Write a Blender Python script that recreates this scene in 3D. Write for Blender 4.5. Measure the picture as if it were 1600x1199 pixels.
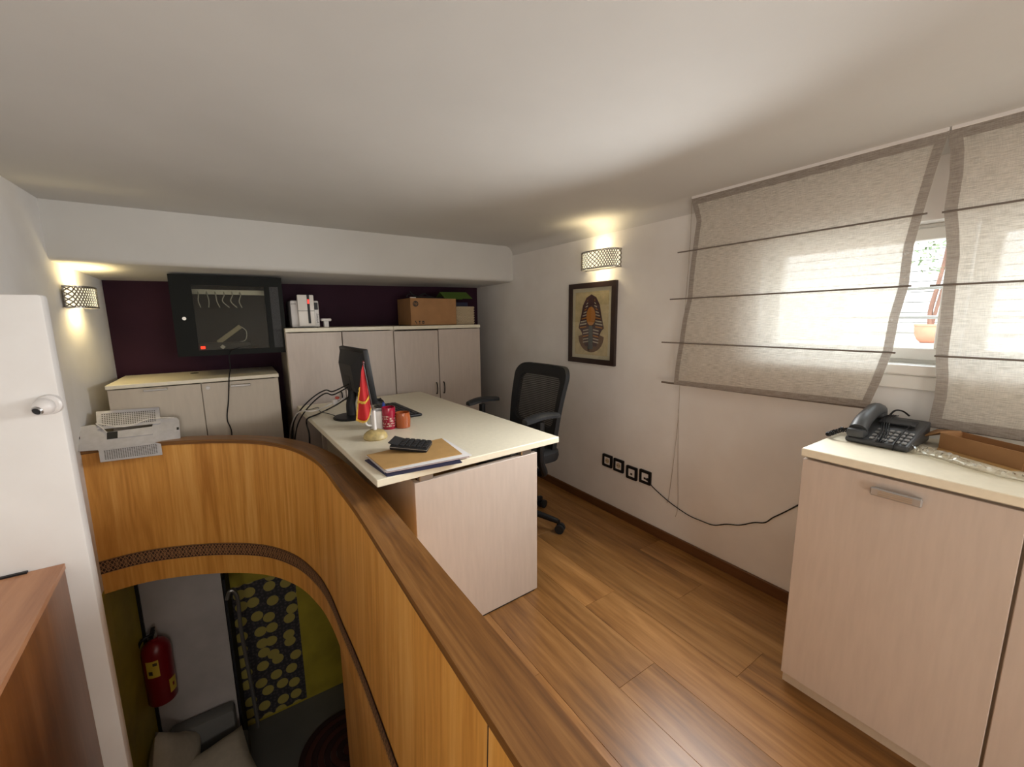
import bpy, bmesh, math, random
from mathutils import Vector, Matrix
random.seed(7)
S = bpy.context.scene
COL = S.collection
for o in list(bpy.data.objects): bpy.data.objects.remove(o)

# ------------------------------------------------------------------ camera
R3 = ((0.8323891, -0.0956674, 0.5458719), (-0.5540988, -0.1256441, 0.8229144), (-0.0101405, -0.9874519, -0.1575940))
FPX, PPX, PPY, EYE = 644.476, 800.0, 599.5, 1.30
cd = bpy.data.cameras.new('camera'); cam = bpy.data.objects.new('camera', cd); COL.objects.link(cam)
cd.sensor_fit = 'HORIZONTAL'; cd.sensor_width = 36.0; cd.lens = 36.0 * FPX / 1600.0; cd.clip_start = 0.02; cd.clip_end = 200
cam.matrix_world = Matrix(((R3[0][0], -R3[0][1], -R3[0][2], 0), (R3[1][0], -R3[1][1], -R3[1][2], 0), (R3[2][0], -R3[2][1], -R3[2][2], EYE), (0, 0, 0, 1)))
S.camera = cam

def at(px, py, axis, val):
    """photo pixel -> world point on the plane axis=val (x 0, y 1, z 2)"""
    c = (px - PPX, py - PPY, FPX)
    d = [sum(R3[i][k] * c[k] for k in range(3)) for i in range(3)]
    o = (0, 0, EYE); t = (val - o[axis]) / d[axis]
    return Vector([o[i] + t * d[i] for i in range(3)])

# ------------------------------------------------------------------ world, sun, large lights, exposure
w = bpy.data.worlds.new('sky'); S.world = w; w.use_nodes = True
bg = w.node_tree.nodes['Background']; bg.inputs[0].default_value = (0.86, 0.93, 1.0, 1); bg.inputs[1].default_value = 4.5
sl = bpy.data.lights.new('sun', 'SUN'); sl.energy = 5.0; sl.angle = 0.01; sl.color = (1, .95, .86)
so = bpy.data.objects.new('sun', sl); COL.objects.link(so); so.rotation_euler = Vector((0.32, 0.25, -1)).to_track_quat('-Z', 'Y').to_euler()
def area(name, loc, direction, sx, sy, energy, color, spread=180):
    l = bpy.data.lights.new(name, 'AREA'); l.shape = 'RECTANGLE'; l.size = sx; l.size_y = sy; l.energy = energy; l.color = color
    o = bpy.data.objects.new(name, l); COL.objects.link(o); o.location = loc
    o.rotation_euler = Vector(direction).to_track_quat('-Z', 'Y').to_euler(); l.spread = math.radians(spread); return o
# the rest of the office lies behind the photographer: added area lamps stand in for its light
area('office_ceiling_lamp', (0.95, -1.1, 1.84), (0, 0.25, -1), 0.9, 0.5, 5, (1.0, .90, .78))  # added overhead fill, no such fixture known
area('office_rear_window_light', (1.22, -2.1, 1.15), (-.15, 1, .08), 0.95, 0.95, 5, (1.0, .93, .84))  # added soft fill from behind, no window known in that wall
area('office_side_window_light', (1.93, -1.35, 1.32), (-1, .45, .10), 1.3, 0.5, 11, (.90, .96, 1.0))
area('window_daylight', (1.83, 1.00, 1.33), (-1, 0, -.36), 0.60, 0.40, 8.5, (.97, .99, 1.0), 140)  # added lamp hung before the blind to boost the window's light
area('stairwell_light', (-.22, -1.85, .42), (0, 1, -.06), 0.75, 0.7, 11, (1.0, .94, .86))
S.view_settings.view_transform = 'Standard'; S.view_settings.look = 'None'; S.view_settings.gamma = 1.0
S.view_settings.use_curve_mapping = False; S.view_settings.exposure = 1.10

# ------------------------------------------------------------------ materials
MATS = {}
def nodes(name):
    m = bpy.data.materials.new(name); m.use_nodes = True; nt = m.node_tree
    return m, nt, nt.nodes['Principled BSDF']
def mat(name, col, rough=.5, metal=0., var=0., vscale=8., bump=0., bscale=60., stretch=(1, 1, 1), emit=None, estr=0., spec=.5, dark=None, trans=0.):
    if name in MATS: return MATS[name]
    m, nt, p = nodes(name); N = nt.nodes; L = nt.links
    p.inputs['Base Color'].default_value = (*col, 1); p.inputs['Roughness'].default_value = rough; p.inputs['Metallic'].default_value = metal
    p.inputs['Specular IOR Level'].default_value = spec
    if trans: p.inputs['Transmission Weight'].default_value = trans
    if emit: p.inputs['Emission Color'].default_value = (*emit, 1); p.inputs['Emission Strength'].default_value = estr
    if var or bump:
        tc = N.new('ShaderNodeTexCoord'); mp = N.new('ShaderNodeMapping'); mp.inputs['Scale'].default_value = stretch
        L.new(tc.outputs['Object'], mp.inputs[0])
    if var:
        n = N.new('ShaderNodeTexNoise'); n.inputs['Scale'].default_value = vscale; n.inputs['Detail'].default_value = 6; L.new(mp.outputs[0], n.inputs[0])
        r = N.new('ShaderNodeValToRGB'); d = dark or tuple(c * (1 - var) for c in col)
        r.color_ramp.elements[0].color = (*d, 1); r.color_ramp.elements[0].position = .3
        r.color_ramp.elements[1].color = (*tuple(min(1, c * (1 + var * .3)) for c in col), 1); r.color_ramp.elements[1].position = .68
        L.new(n.outputs[0], r.inputs[0]); L.new(r.outputs[0], p.inputs['Base Color'])
    if bump:
        b = N.new('ShaderNodeTexNoise'); b.inputs['Scale'].default_value = bscale; b.inputs['Detail'].default_value = 4; L.new(mp.outputs[0], b.inputs[0])
        bu = N.new('ShaderNodeBump'); bu.inputs['Strength'].default_value = bump; bu.inputs['Distance'].default_value = .004
        L.new(b.outputs[0], bu.inputs['Height']); L.new(bu.outputs[0], p.inputs['Normal'])
    MATS[name] = m; return m
def wood(name, c_dark, c_mid, c_light, scale, rough=.4, uv=False, detail=8., rand=False, spec=.4):
    """scale = texture frequency per axis; low on the axis the grain runs along"""
    if name in MATS: return MATS[name]
    m, nt, p = nodes(name); N = nt.nodes; L = nt.links
    tc = N.new('ShaderNodeTexCoord'); mp = N.new('ShaderNodeMapping'); mp.inputs['Scale'].default_value = scale
    L.new(tc.outputs['UV' if uv else 'Object'], mp.inputs[0])
    if rand:
        oi = N.new('ShaderNodeObjectInfo'); cb = N.new('ShaderNodeCombineXYZ'); ml = N.new('ShaderNodeMath'); ml.operation = 'MULTIPLY'; ml.inputs[1].default_value = 40
        L.new(oi.outputs['Random'], ml.inputs[0]); L.new(ml.outputs[0], cb.inputs[0]); L.new(ml.outputs[0], cb.inputs[2]); L.new(cb.outputs[0], mp.inputs['Location'])
    n1 = N.new('ShaderNodeTexNoise'); n1.inputs['Scale'].default_value = 1; n1.inputs['Detail'].default_value = detail; n1.inputs['Distortion'].default_value = .6; n1.inputs['Roughness'].default_value = .62
    L.new(mp.outputs[0], n1.inputs[0])
    wv = N.new('ShaderNodeTexNoise'); wv.inputs['Scale'].default_value = 5; wv.inputs['Detail'].default_value = 3; L.new(mp.outputs[0], wv.inputs[0])
    mx = N.new('ShaderNodeMath'); mx.operation = 'MULTIPLY_ADD'; mx.inputs[1].default_value = .3; L.new(wv.outputs[0], mx.inputs[0]); 
    m2 = N.new('ShaderNodeMath'); m2.operation = 'MULTIPLY'; m2.inputs[1].default_value = .7; L.new(n1.outputs[0], m2.inputs[0]); L.new(m2.outputs[0], mx.inputs[2])
    r = N.new('ShaderNodeValToRGB'); e = r.color_ramp.elements
    e[0].position = .33; e[0].color = (*c_dark, 1); e[1].position = .68; e[1].color = (*c_light, 1)
    k = e.new(.5); k.color = (*c_mid, 1)
    L.new(mx.outputs[0], r.inputs[0])
    out = r.outputs[0]
    if rand:
        hs = N.new('ShaderNodeHueSaturation'); mr = N.new('ShaderNodeMapRange'); mr.inputs['To Min'].default_value = .82; mr.inputs['To Max'].default_value = 1.14
        L.new(oi.outputs['Random'], mr.inputs[0]); L.new(mr.outputs[0], hs.inputs['Value']); L.new(out, hs.inputs['Color']); out = hs.outputs[0]
    L.new(out, p.inputs['Base Color'])
    p.inputs['Roughness'].default_value = rough; p.inputs['Specular IOR Level'].default_value = spec
    bu = N.new('ShaderNodeBump'); bu.inputs['Strength'].default_value = .12; bu.inputs['Distance'].default_value = .002
    L.new(mx.outputs[0], bu.inputs['Height']); L.new(bu.outputs[0], p.inputs['Normal'])
    MATS[name] = m; return m

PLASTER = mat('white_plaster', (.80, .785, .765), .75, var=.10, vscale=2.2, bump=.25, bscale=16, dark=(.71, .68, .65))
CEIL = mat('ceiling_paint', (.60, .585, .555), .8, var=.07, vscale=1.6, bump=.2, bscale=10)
PURPLE = mat('aubergine_paint', (.034, .010, .022), .65, var=.2, vscale=4, spec=.15)
YELLOW = mat('ochre_yellow_paint', (.46, .36, .03), .6, var=.25, vscale=5)
LOWGREY = mat('grey_plaster', (.46, .43, .42), .7, var=.15, vscale=5)
LAM = mat('cream_laminate', (.52, .45, .36), .38, var=.05, vscale=60, stretch=(1, 1, .15))
LAMTOP = mat('ivory_laminate', (.76, .70, .55), .35, var=.05, vscale=50)  # same laminate as the faces, lightened to stand for light on tops
LAMFACE = mat('beige_laminate', (.53, .45, .39), .42, var=.06, vscale=70, stretch=(1, 1, .12))
BLACK = mat('black_plastic', (.009, .009, .010), .45, spec=.3)
BLACKM = mat('black_matt', (.008, .008, .009), .75)
DGREY = mat('dark_grey_plastic', (.020, .021, .023), .45, spec=.3)
GREY = mat('grey_metal', (.45, .44, .43), .35, metal=.9)
SATIN = mat('satin_grey_handle', (.36, .345, .335), .38, metal=.35)
STEEL = mat('brushed_steel', (.55, .53, .50), .32, metal=1.)
WHITEP = mat('white_plastic', (.74, .71, .69), .35)
PVC = mat('white_window_frame', (.76, .75, .71), .35)
CARD = mat('brown_cardboard', (.36, .185, .075), .8, var=.12, vscale=12)
KRAFT = mat('kraft_paper', (.43, .25, .085), .75, var=.08, vscale=20)
PAPER = mat('white_paper', (.72, .70, .69), .7)
NAVY = mat('navy_card', (.012, .014, .05), .5)
RED = mat('red_cloth', (.42, .006, .008), .7, var=.15, vscale=30)
GOLD = mat('gold_fringe', (.60, .36, .04), .6)
REDM = mat('red_enamel', (.20, .006, .010), .3)
GREEN = mat('green_card', (.075, .14, .018), .6)
BLUE = mat('blue_plastic', (.01, .04, .22), .4)
CHAR = mat('charcoal_print', (.03, .022, .02), .7)
FACEW = wood('golden_oak_veneer', (.52, .215, .038), (.71, .335, .072), (.83, .45, .13), (16, 16, .55), .36)
CAPW = wood('dark_oak_cap', (.095, .036, .009), (.19, .080, .020), (.31, .145, .042), (1.3, 26, 1), .34, uv=True)
FLOORW = wood('oak_laminate', (.11, .044, .011), (.25, .115, .032), (.40, .205, .070), (11, .9, 5), .33, rand=True)
BASEW = wood('brown_baseboard_wood', (.09, .035, .011), (.12, .050, .017), (.15, .066, .024), (20, 1.2, 20), .5)
BOXW = wood('red_brown_stair_wood', (.13, .040, .009), (.18, .060, .014), (.24, .090, .024), (14, 14, 1.2), .3)
BOXTOP = wood('brown_stair_top', (.36, .16, .08), (.46, .22, .11), (.54, .27, .14), (14, 1.2, 14), .4)
DARKSTRIP = mat('dark_walnut', (.035, .016, .010), .5)
LATW = mat('lattice_wood', (.34, .175, .085), .5)
BEAD = mat('cream_cushion', (.50, .45, .36), .9, var=.1, vscale=30)
SOFA = mat('grey_upholstery', (.16, .16, .155), .85)
TERRA = mat('terracotta', (.42, .17, .10), .8, var=.1)
LEAF = mat('leaf_green', (.05, .08, .025), .6)
BARK = mat('bark', (.12, .06, .04), .9)
OUTW = mat('outdoor_white_paint', (.38, .375, .36), .7)
OUTG = mat('outdoor_tile', (.30, .28, .26), .8)

def linen(name='sheer_linen', c0=(.66, .62, .55), c1=(.85, .81, .74), t0=.24, t1=.02, tr=.55):
    m, nt, p = nodes(name); N = nt.nodes; L = nt.links
    tc = N.new('ShaderNodeTexCoord')
    def streak(sc):
        mp = N.new('ShaderNodeMapping'); mp.inputs['Scale'].default_value = sc; L.new(tc.outputs['UV'], mp.inputs[0])
        n = N.new('ShaderNodeTexNoise'); n.inputs['Scale'].default_value = 1; n.inputs['Detail'].default_value = 2; L.new(mp.outputs[0], n.inputs[0]); return n
    a = streak((30, 420, 1)); b = streak((420, 40, 1))
    mx = N.new('ShaderNodeMath'); mx.operation = 'ADD'; L.new(a.outputs[0], mx.inputs[0]); L.new(b.outputs[0], mx.inputs[1])
    mr = N.new('ShaderNodeMapRange'); mr.inputs['From Min'].default_value = .80; mr.inputs['From Max'].default_value = 1.25; mr.inputs['To Min'].default_value = t0; mr.inputs['To Max'].default_value = t1
    L.new(mx.outputs[0], mr.inputs[0])
    cr = N.new('ShaderNodeValToRGB'); cr.color_ramp.elements[0].position = .35; cr.color_ramp.elements[0].color = (*c0, 1)
    cr.color_ramp.elements[1].position = .6; cr.color_ramp.elements[1].color = (*c1, 1); L.new(a.outputs[0], cr.inputs[0])
    df = N.new('ShaderNodeBsdfDiffuse'); tl = N.new('ShaderNodeBsdfTranslucent'); tp = N.new('ShaderNodeBsdfTransparent')
    L.new(cr.outputs[0], df.inputs[0]); L.new(cr.outputs[0], tl.inputs[0])
    m1 = N.new('ShaderNodeMixShader'); m1.inputs[0].default_value = tr; L.new(df.outputs[0], m1.inputs[1]); L.new(tl.outputs[0], m1.inputs[2])
    m2 = N.new('ShaderNodeMixShader'); L.new(mr.outputs[0], m2.inputs[0]); L.new(m1.outputs[0], m2.inputs[1]); L.new(tp.outputs[0], m2.inputs[2])
    N.remove(p); L.new(m2.outputs[0], N['Material Output'].inputs[0]); return m
LINEN = linen(); HEM = linen('folded_linen_hem', (.33, .29, .25), (.46, .41, .37), .22, .0, .35)  # hem colour darkened to stand for less backlight through doubled cloth
def glass(name, tint, fac, rough=.02):
    m, nt, p = nodes(name); N = nt.nodes; L = nt.links; N.remove(p)
    tp = N.new('ShaderNodeBsdfTransparent'); tp.inputs[0].default_value = (*tint, 1)
    gl = N.new('ShaderNodeBsdfGlossy'); gl.inputs['Roughness'].default_value = rough
    fr = N.new('ShaderNodeFresnel'); ge = N.new('ShaderNodeNewGeometry'); io = N.new('ShaderNodeMapRange'); io.inputs['To Min'].default_value = 1.5; io.inputs['To Max'].default_value = 1 / 1.5; L.new(ge.outputs['Backfacing'], io.inputs[0]); L.new(io.outputs[0], fr.inputs[0])
    ad = N.new('ShaderNodeMath'); ad.operation = 'MULTIPLY_ADD'; ad.inputs[1].default_value = 1.0; ad.inputs[2].default_value = fac; L.new(fr.outputs[0], ad.inputs[0]); ad.use_clamp = True
    mx = N.new('ShaderNodeMixShader'); L.new(ad.outputs[0], mx.inputs[0]); L.new(tp.outputs[0], mx.inputs[1]); L.new(gl.outputs[0], mx.inputs[2])
    L.new(mx.outputs[0], N['Material Output'].inputs[0]); return m
PANE = glass('window_glass', (.97, .98, .97), .0)
SMOKED = glass('smoked_glass', (.78, .78, .72), .0, .03)
DARKGLASS = glass('dark_door_glass', (.10, .10, .10), .03)
CLEARBAG = glass('clear_plastic_film', (.93, .92, .88), .06, .12)
REDGLASS = glass('red_glass', (.45, .02, .05), .05, .08)
AMBER = glass('amber_glass', (.55, .20, .08), .04, .1)
def meshmat():
    m, nt, p = nodes('chair_mesh_weave'); N = nt.nodes; L = nt.links
    p.inputs['Base Color'].default_value = (.02, .02, .02, 1); p.inputs['Roughness'].default_value = .6
    tc = N.new('ShaderNodeTexCoord'); wv = N.new('ShaderNodeTexWave'); wv.bands_direction = 'Z'; wv.inputs['Scale'].default_value = 28; wv.inputs['Distortion'].default_value = .4
    L.new(tc.outputs['Object'], wv.inputs[0]); mr = N.new('ShaderNodeMapRange'); mr.inputs['From Min'].default_value = .25; mr.inputs['From Max'].default_value = .6; mr.inputs['To Min'].default_value = .72; mr.inputs['To Max'].default_value = 1
    L.new(wv.outputs[0], mr.inputs[0]); L.new(mr.outputs[0], p.inputs['Alpha']); return m
CHAIRMESH = meshmat()
def mural():
    m, nt, p = nodes('blob_print_wallpaper'); N = nt.nodes; L = nt.links
    tc = N.new('ShaderNodeTexCoord')
    def vor(sc, th, rnd):
        v = N.new('ShaderNodeTexVoronoi'); v.voronoi_dimensions = '2D'; v.inputs['Scale'].default_value = sc; v.inputs['Randomness'].default_value = rnd; L.new(tc.outputs['UV'], v.inputs[0])
        c = N.new('ShaderNodeMath'); c.operation = 'LESS_THAN'; c.inputs[1].default_value = th; L.new(v.outputs['Distance'], c.inputs[0]); return c
    a = vor(8.5, .37, .55); b = vor(34, .30, .6)
    mx = N.new('ShaderNodeMixRGB'); mx.inputs[1].default_value = (.040, .036, .040, 1); mx.inputs[2].default_value = (.085, .075, .075, 1); L.new(b.outputs[0], mx.inputs[0])
    m2 = N.new('ShaderNodeMixRGB'); m2.inputs[2].default_value = (.46, .37, .09, 1); L.new(mx.outputs[0], m2.inputs[1]); L.new(a.outputs[0], m2.inputs[0])
    L.new(m2.outputs[0], p.inputs['Base Color']); p.inputs['Roughness'].default_value = .6; return m
MURAL = mural()
def emis(name, col, s):
    m, nt, p = nodes(name); p.inputs['Base Color'].default_value = (*col, 1); p.inputs['Emission Color'].default_value = (*col, 1); p.inputs['Emission Strength'].default_value = s; return m

# ------------------------------------------------------------------ geometry helpers
class G:
    def __init__(s): s.v = []; s.f = []; s.uv = {}
    def add(s, vs, fs, uvs=None):
        b = len(s.v); s.v += [Vector(x) for x in vs]
        for i, f in enumerate(fs):
            s.f.append([k + b for k in f])
            if uvs: s.uv[len(s.f) - 1] = uvs[i]
        return s
    def box(s, a, b, bev=0., m=None):
        """box from corner a to corner b, optional bevel, optional matrix"""
        bm = bmesh.new(); bmesh.ops.create_cube(bm, size=1)
        a = Vector(a); b = Vector(b); c = (a + b) / 2; d = b - a
        for v in bm.verts: v.co = Vector((v.co.x * d.x, v.co.y * d.y, v.co.z * d.z)) + c
        if bev: bmesh.ops.bevel(bm, geom=list(bm.edges), offset=bev, segments=2 if bev > .004 else 1, affect='EDGES', profile=.5)
        if m is not None: bmesh.ops.transform(bm, matrix=m, verts=bm.verts)
        bm.verts.ensure_lookup_table(); bm.verts.index_update()
        s.add([v.co.copy() for v in bm.verts], [[v.index for v in f.verts] for f in bm.faces]); bm.free(); return s
    def cyl(s, p, q, r, r2=None, n=16, cap=True):
        p = Vector(p); q = Vector(q); r2 = r if r2 is None else r2; d = (q - p).normalized(); u = d.orthogonal().normalized(); w_ = d.cross(u)
        vs = []
        for c, rr in ((p, r), (q, r2)):
            for i in range(n):
                t = 2 * math.pi * i / n; vs.append(c + (u * math.cos(t) + w_ * math.sin(t)) * rr)
        fs = [[i, (i + 1) % n, n + (i + 1) % n, n + i] for i in range(n)]
        if cap: fs += [list(range(n))[::-1], list(range(n, 2 * n))]
        return s.add(vs, fs)
    def tube(s, pts, r, n=8, sm=True, cap=True, closed=False):
        pts = [Vector(p) for p in pts]
        if sm and len(pts) > 2: pts = crom(pts, 6)
        vs = []; m_ = len(pts); prev = None
        for i, p in enumerate(pts):
            d = (pts[min(i + 1, m_ - 1)] - pts[max(i - 1, 0)])
            d = d.normalized() if d.length > 1e-9 else Vector((0, 0, 1))
            if prev is None: u = d.orthogonal().normalized()
            else:
                u = prev - d * prev.dot(d); u = u.normalized() if u.length > 1e-6 else d.orthogonal().normalized()
            prev = u; w_ = d.cross(u); rr = r(i / (m_ - 1)) if callable(r) else r
            for k in range(n):
                t = 2 * math.pi * k / n; vs.append(p + (u * math.cos(t) + w_ * math.sin(t)) * rr)
        fs = [[i * n + k, i * n + (k + 1) % n, (i + 1) * n + (k + 1) % n, (i + 1) * n + k] for i in range(m_ - 1) for k in range(n)]
        if cap: fs += [list(range(n))[::-1], list(range((m_ - 1) * n, m_ * n))]
        return s.add(vs, fs)
    def lathe(s, prof, c=(0, 0, 0), n=28, cap=False):
        c = Vector(c); vs = []; k = len(prof)
        for r, z in prof:
            for i in range(n):
                t = 2 * math.pi * i / n; vs.append(c + Vector((r * math.cos(t), r * math.sin(t), z)))
        fs = [[j * n + i, j * n + (i + 1) % n, (j + 1) * n + (i + 1) % n, (j + 1) * n + i] for j in range(k - 1) for i in range(n)]
        if cap: fs += [list(range(n))[::-1], list(range((k - 1) * n, k * n))]
        return s.add(vs, fs)
    def prism(s, poly, d):
        """3D polygon extruded by vector d"""
        poly = [Vector(p) for p in poly]; d = Vector(d); n = len(poly)
        return s.add(poly + [p + d for p in poly], [list(range(n))[::-1], list(range(n, 2 * n))] + [[i, (i + 1) % n, n + (i + 1) % n, n + i] for i in range(n)])
    def grid(s, fn, nu, nv, thick=None, uvs=None):
        vs = [Vector(fn(i / nu, j / nv)) for j in range(nv + 1) for i in range(nu + 1)]
        fs = []; uu = []
        for j in range(nv):
            for i in range(nu):
                a = j * (nu + 1) + i; fs.append([a, a + 1, a + nu + 2, a + nu + 1])
                if uvs: uu.append([uvs(i / nu, j / nv), uvs((i + 1) / nu, j / nv), uvs((i + 1) / nu, (j + 1) / nv), uvs(i / nu, (j + 1) / nv)])
        return s.add(vs, fs, uu or None)
    def ring(s, outer, inner, d):
        """closed frame between two loops of equal count, extruded by d"""
        n = len(outer); d = Vector(d); o = [Vector(p) for p in outer]; i_ = [Vector(p) for p in inner]
        vs = o + i_ + [p + d for p in o] + [p + d for p in i_]; fs = []
        for k in range(n):
            j = (k + 1) % n
            fs += [[k, j, n + j, n + k], [2 * n + k, 3 * n + k, 3 * n + j, 2 * n + j], [k, 2 * n + k, 2 * n + j, j], [n + k, n + j, 3 * n + j, 3 * n + k]]
        return s.add(vs, fs)
    def xf(s, m):
        s.v = [m @ p for p in s.v]; return s
def crom(pts, k):
    out = []; n = len(pts)
    for i in range(n - 1):
        p0, p1, p2, p3 = pts[max(i - 1, 0)], pts[i], pts[i + 1], pts[min(i + 2, n - 1)]
        for j in range(k):
            t = j / k
            out.append(.5 * ((2 * p1) + (p2 - p0) * t + (2 * p0 - 5 * p1 + 4 * p2 - p3) * t * t + (3 * p1 - p0 - 3 * p2 + p3) * t ** 3))
    return out + [pts[-1]]
def rrect(w_, h, r, n=5):
    """rounded rectangle loop in 2D, centred"""
    out = []
    for cx, cy, a0 in ((w_ / 2 - r, h / 2 - r, 0), (-w_ / 2 + r, h / 2 - r, 90), (-w_ / 2 + r, -h / 2 + r, 180), (w_ / 2 - r, -h / 2 + r, 270)):
        for i in range(n + 1):
            a = math.radians(a0 + 90 * i / n); out.append((cx + r * math.cos(a), cy + r * math.sin(a)))
    return out
def obj(name, g, material, parent=None, smooth=False, angle=35, world=True):
    """links geometry as ONE mesh object; world=True: geometry is in world space"""
    me = bpy.data.meshes.new(name)
    vs = g.v
    if parent is not None and world:
        inv = wm(parent).inverted(); vs = [inv @ p for p in vs]
    me.from_pydata([tuple(p) for p in vs], [], g.f)
    if g.uv:
        l = me.uv_layers.new(name='UVMap')
        for pi, uv in g.uv.items():
            for k, li in enumerate(me.polygons[pi].loop_indices): l.data[li].uv = uv[k]
    bm = bmesh.new(); bm.from_mesh(me)
    if not g.uv or True: bmesh.ops.recalc_face_normals(bm, faces=bm.faces)
    if smooth:
        for f in bm.faces: f.smooth = True
        for e in bm.edges:
            if len(e.link_faces) == 2 and e.calc_face_angle(0) > math.radians(angle): e.smooth = False
    bm.to_mesh(me); bm.free()
    me.materials.append(material)
    o = bpy.data.objects.new(name, me); COL.objects.link(o)
    if parent is not None: o.parent = parent
    return o
def wm(o):
    m = Matrix.Translation(o.location) @ o.rotation_euler.to_matrix().to_4x4()
    return wm(o.parent) @ m if o.parent else m
def tag(o, label, cat, group=None):
    o['label'] = label; o['category'] = cat
    if group: o['group'] = group
    return o
def thing(name, label, cat, loc=(0, 0, 0), rotz=0., group=None):
    o = bpy.data.objects.new(name, None); COL.objects.link(o); o.location = loc; o.rotation_euler = (0, 0, rotz); o.empty_display_size = .05
    return tag(o, label, cat, group)
def struct(name, g, material, label=None, smooth=False):
    o = obj(name, g, material, None, smooth); o['kind'] = 'structure'
    if label: o['label'] = label
    return o
def text(name, body, size, material, parent, mtx, extrude=.0003):
    """flat lettering as a mesh; mtx is in the parent's space"""
    cu = bpy.data.curves.new(name, 'FONT'); cu.body = body; cu.size = size; cu.extrude = extrude; cu.align_x = 'CENTER'; cu.align_y = 'CENTER'; cu.resolution_u = 3
    t = bpy.data.objects.new(name, cu); COL.objects.link(t)
    dg = bpy.context.evaluated_depsgraph_get(); me = bpy.data.meshes.new_from_object(t.evaluated_get(dg)); bpy.data.objects.remove(t)
    me.transform(mtx); me.materials.clear(); me.materials.append(material)
    o = bpy.data.objects.new(name, me); COL.objects.link(o); o.parent = parent; return o
def V(*a): return Vector(a)

# ================================================================== THE SETTING
XR, YB, ZC, XL = 1.98, 3.58, 1.88, -0.72
LOWZ = -2.10
WY0, WY1, WZ0, WZ1 = -0.30, 0.96, 1.12, 1.61      # window opening in the right wall
g = G().box((XR, WY1, -.14), (XR + .22, 3.80, ZC + .1)).box((XR, -2.3, -.14), (XR + .22, WY0, ZC + .1))
g.box((XR, WY0, -.14), (XR + .22, WY1, WZ0)).box((XR, WY0, WZ1), (XR + .22, WY1, ZC + .1))
struct('wall_right', g, PLASTER, 'off-white plaster wall with the window')
wb = struct('wall_back', G().box((-.95, YB, -.14), (2.0, YB + .2, ZC + .1)), PLASTER, 'back wall of the office')
obj('painted_panel', G().prism([(-.70, YB, .02), (XR - .002, YB, .02), (XR - .002, YB, 1.62), (-.70, YB, 1.62)], (0, -.003, 0)), PURPLE, wb)
g = G().prism([(XL, -2.3, LOWZ), (XL, 2.96, LOWZ), (-.658, YB, LOWZ), (-.95, YB, LOWZ), (-.95, -2.3, LOWZ)], (0, 0, -.12 - LOWZ))
struct('wall_lower_left', g, YELLOW, 'ochre yellow wall on the lower level')
g = G().prism([(XL, -2.3, -.12), (XL, 2.96, -.12), (-.658, YB, -.12), (-.95, YB, -.12), (-.95, -2.3, -.12)], (0, 0, ZC + .2))
struct('wall_left', g, PLASTER, 'off-white plaster wall left of the stairwell')
struct('wall_front', G().box((-.95, -2.4, LOWZ), (2.2, -2.25, ZC + .1)), PLASTER, 'wall behind the photographer')
# ceiling with a soft cove along the right wall
prof = [(-.95, ZC)] + [(XR - .07 + .07 * math.sin(a), ZC - .07 + .07 * math.cos(a)) for a in [math.radians(x) for x in range(0, 91, 15)]]
prof += [(XR + .05, ZC - .07), (XR + .05, ZC + .15), (-.95, ZC + .15)]
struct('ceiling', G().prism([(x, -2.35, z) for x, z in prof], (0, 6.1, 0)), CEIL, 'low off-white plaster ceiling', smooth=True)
g = G()
def beam_profile(zback): return [(2.955, ZC + .02), (2.955, 1.625)] + [(2.955 + .028 * (1 - math.cos(q)), 1.625 - .028 * math.sin(q)) for q in [math.radians(x) for x in (20, 45, 70, 90)]] + [(YB + .02, zback), (YB + .02, ZC + .02)]
A, B = [V(-.75, y, z) for y, z in beam_profile(1.552)], [V(2.05, y, z) for y, z in beam_profile(1.588)]; n = len(A)
g.add(A + B, [list(range(n)), list(range(n, 2 * n))[::-1]] + [[i, (i + 1) % n, n + (i + 1) % n, n + i] for i in range(n)])
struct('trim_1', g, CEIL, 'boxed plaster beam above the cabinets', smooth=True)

# parapet path (inner edge of the cap, plan view)
PIN = [V(-.80, 2.905, 0), V(-.589, 2.924, 0), V(-.402, 2.880, 0), V(-.17, 2.767, 0), V(.036, 2.600, 0), V(.171, 2.385, 0), V(.243, 2.144, 0), V(.270, 1.936, 0), V(.278, 1.70, 0), V(.288, 1.396, 0), V(.288, .88, 0), V(.290, .42, 0), V(.290, -.2, 0), V(.290, -.9, 0)]
PATH = crom(PIN, 8)
def offset(path, d, z):
    out = []; n = len(path)
    for i, p in enumerate(path):
        t = (path[min(i + 1, n - 1)] - path[max(i - 1, 0)]); t.z = 0; t.normalize()
        dd = d(p) if callable(d) else d
        out.append(V(p.x - t.y * dd, p.y + t.x * dd, z))
    return out
thk = lambda p: .082 if p.y > 2.3 else .082 + .022 * min(1, (2.3 - p.y) / .8)
ARC = [0.0]
for a, b in zip(PATH, PATH[1:]): ARC.append(ARC[-1] + (b - a).length)
PTOP, CAPT = .65, .022
def sweep(g, prof_fn):
    """prof_fn(path) -> list of loops (lists of points along the path); closed cross-section"""
    rows = prof_fn; n = len(rows[0]); k = len(rows)
    vs = [p for r in rows for p in r]; fs = []; uv = []
    for j in range(k):
        j2 = (j + 1) % k
        for i in range(n - 1):
            fs.append([j * n + i, j * n + i + 1, j2 * n + i + 1, j2 * n + i])
            uv.append([(ARC[i], j * .31), (ARC[i + 1], j * .31), (ARC[i + 1], j * .31 + .1), (ARC[i], j * .31 + .1)])
    fs += [[j * n for j in range(k)], [j * n + n - 1 for j in range(k)][::-1]]
    uv += [[(0, .1 * j) for j in range(k)], [(0, .1 * j) for j in range(k)]]
    return g.add(vs, fs, uv)
lean = lambda p: -.020                                   # the face leans inwards a little towards the stair
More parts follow.
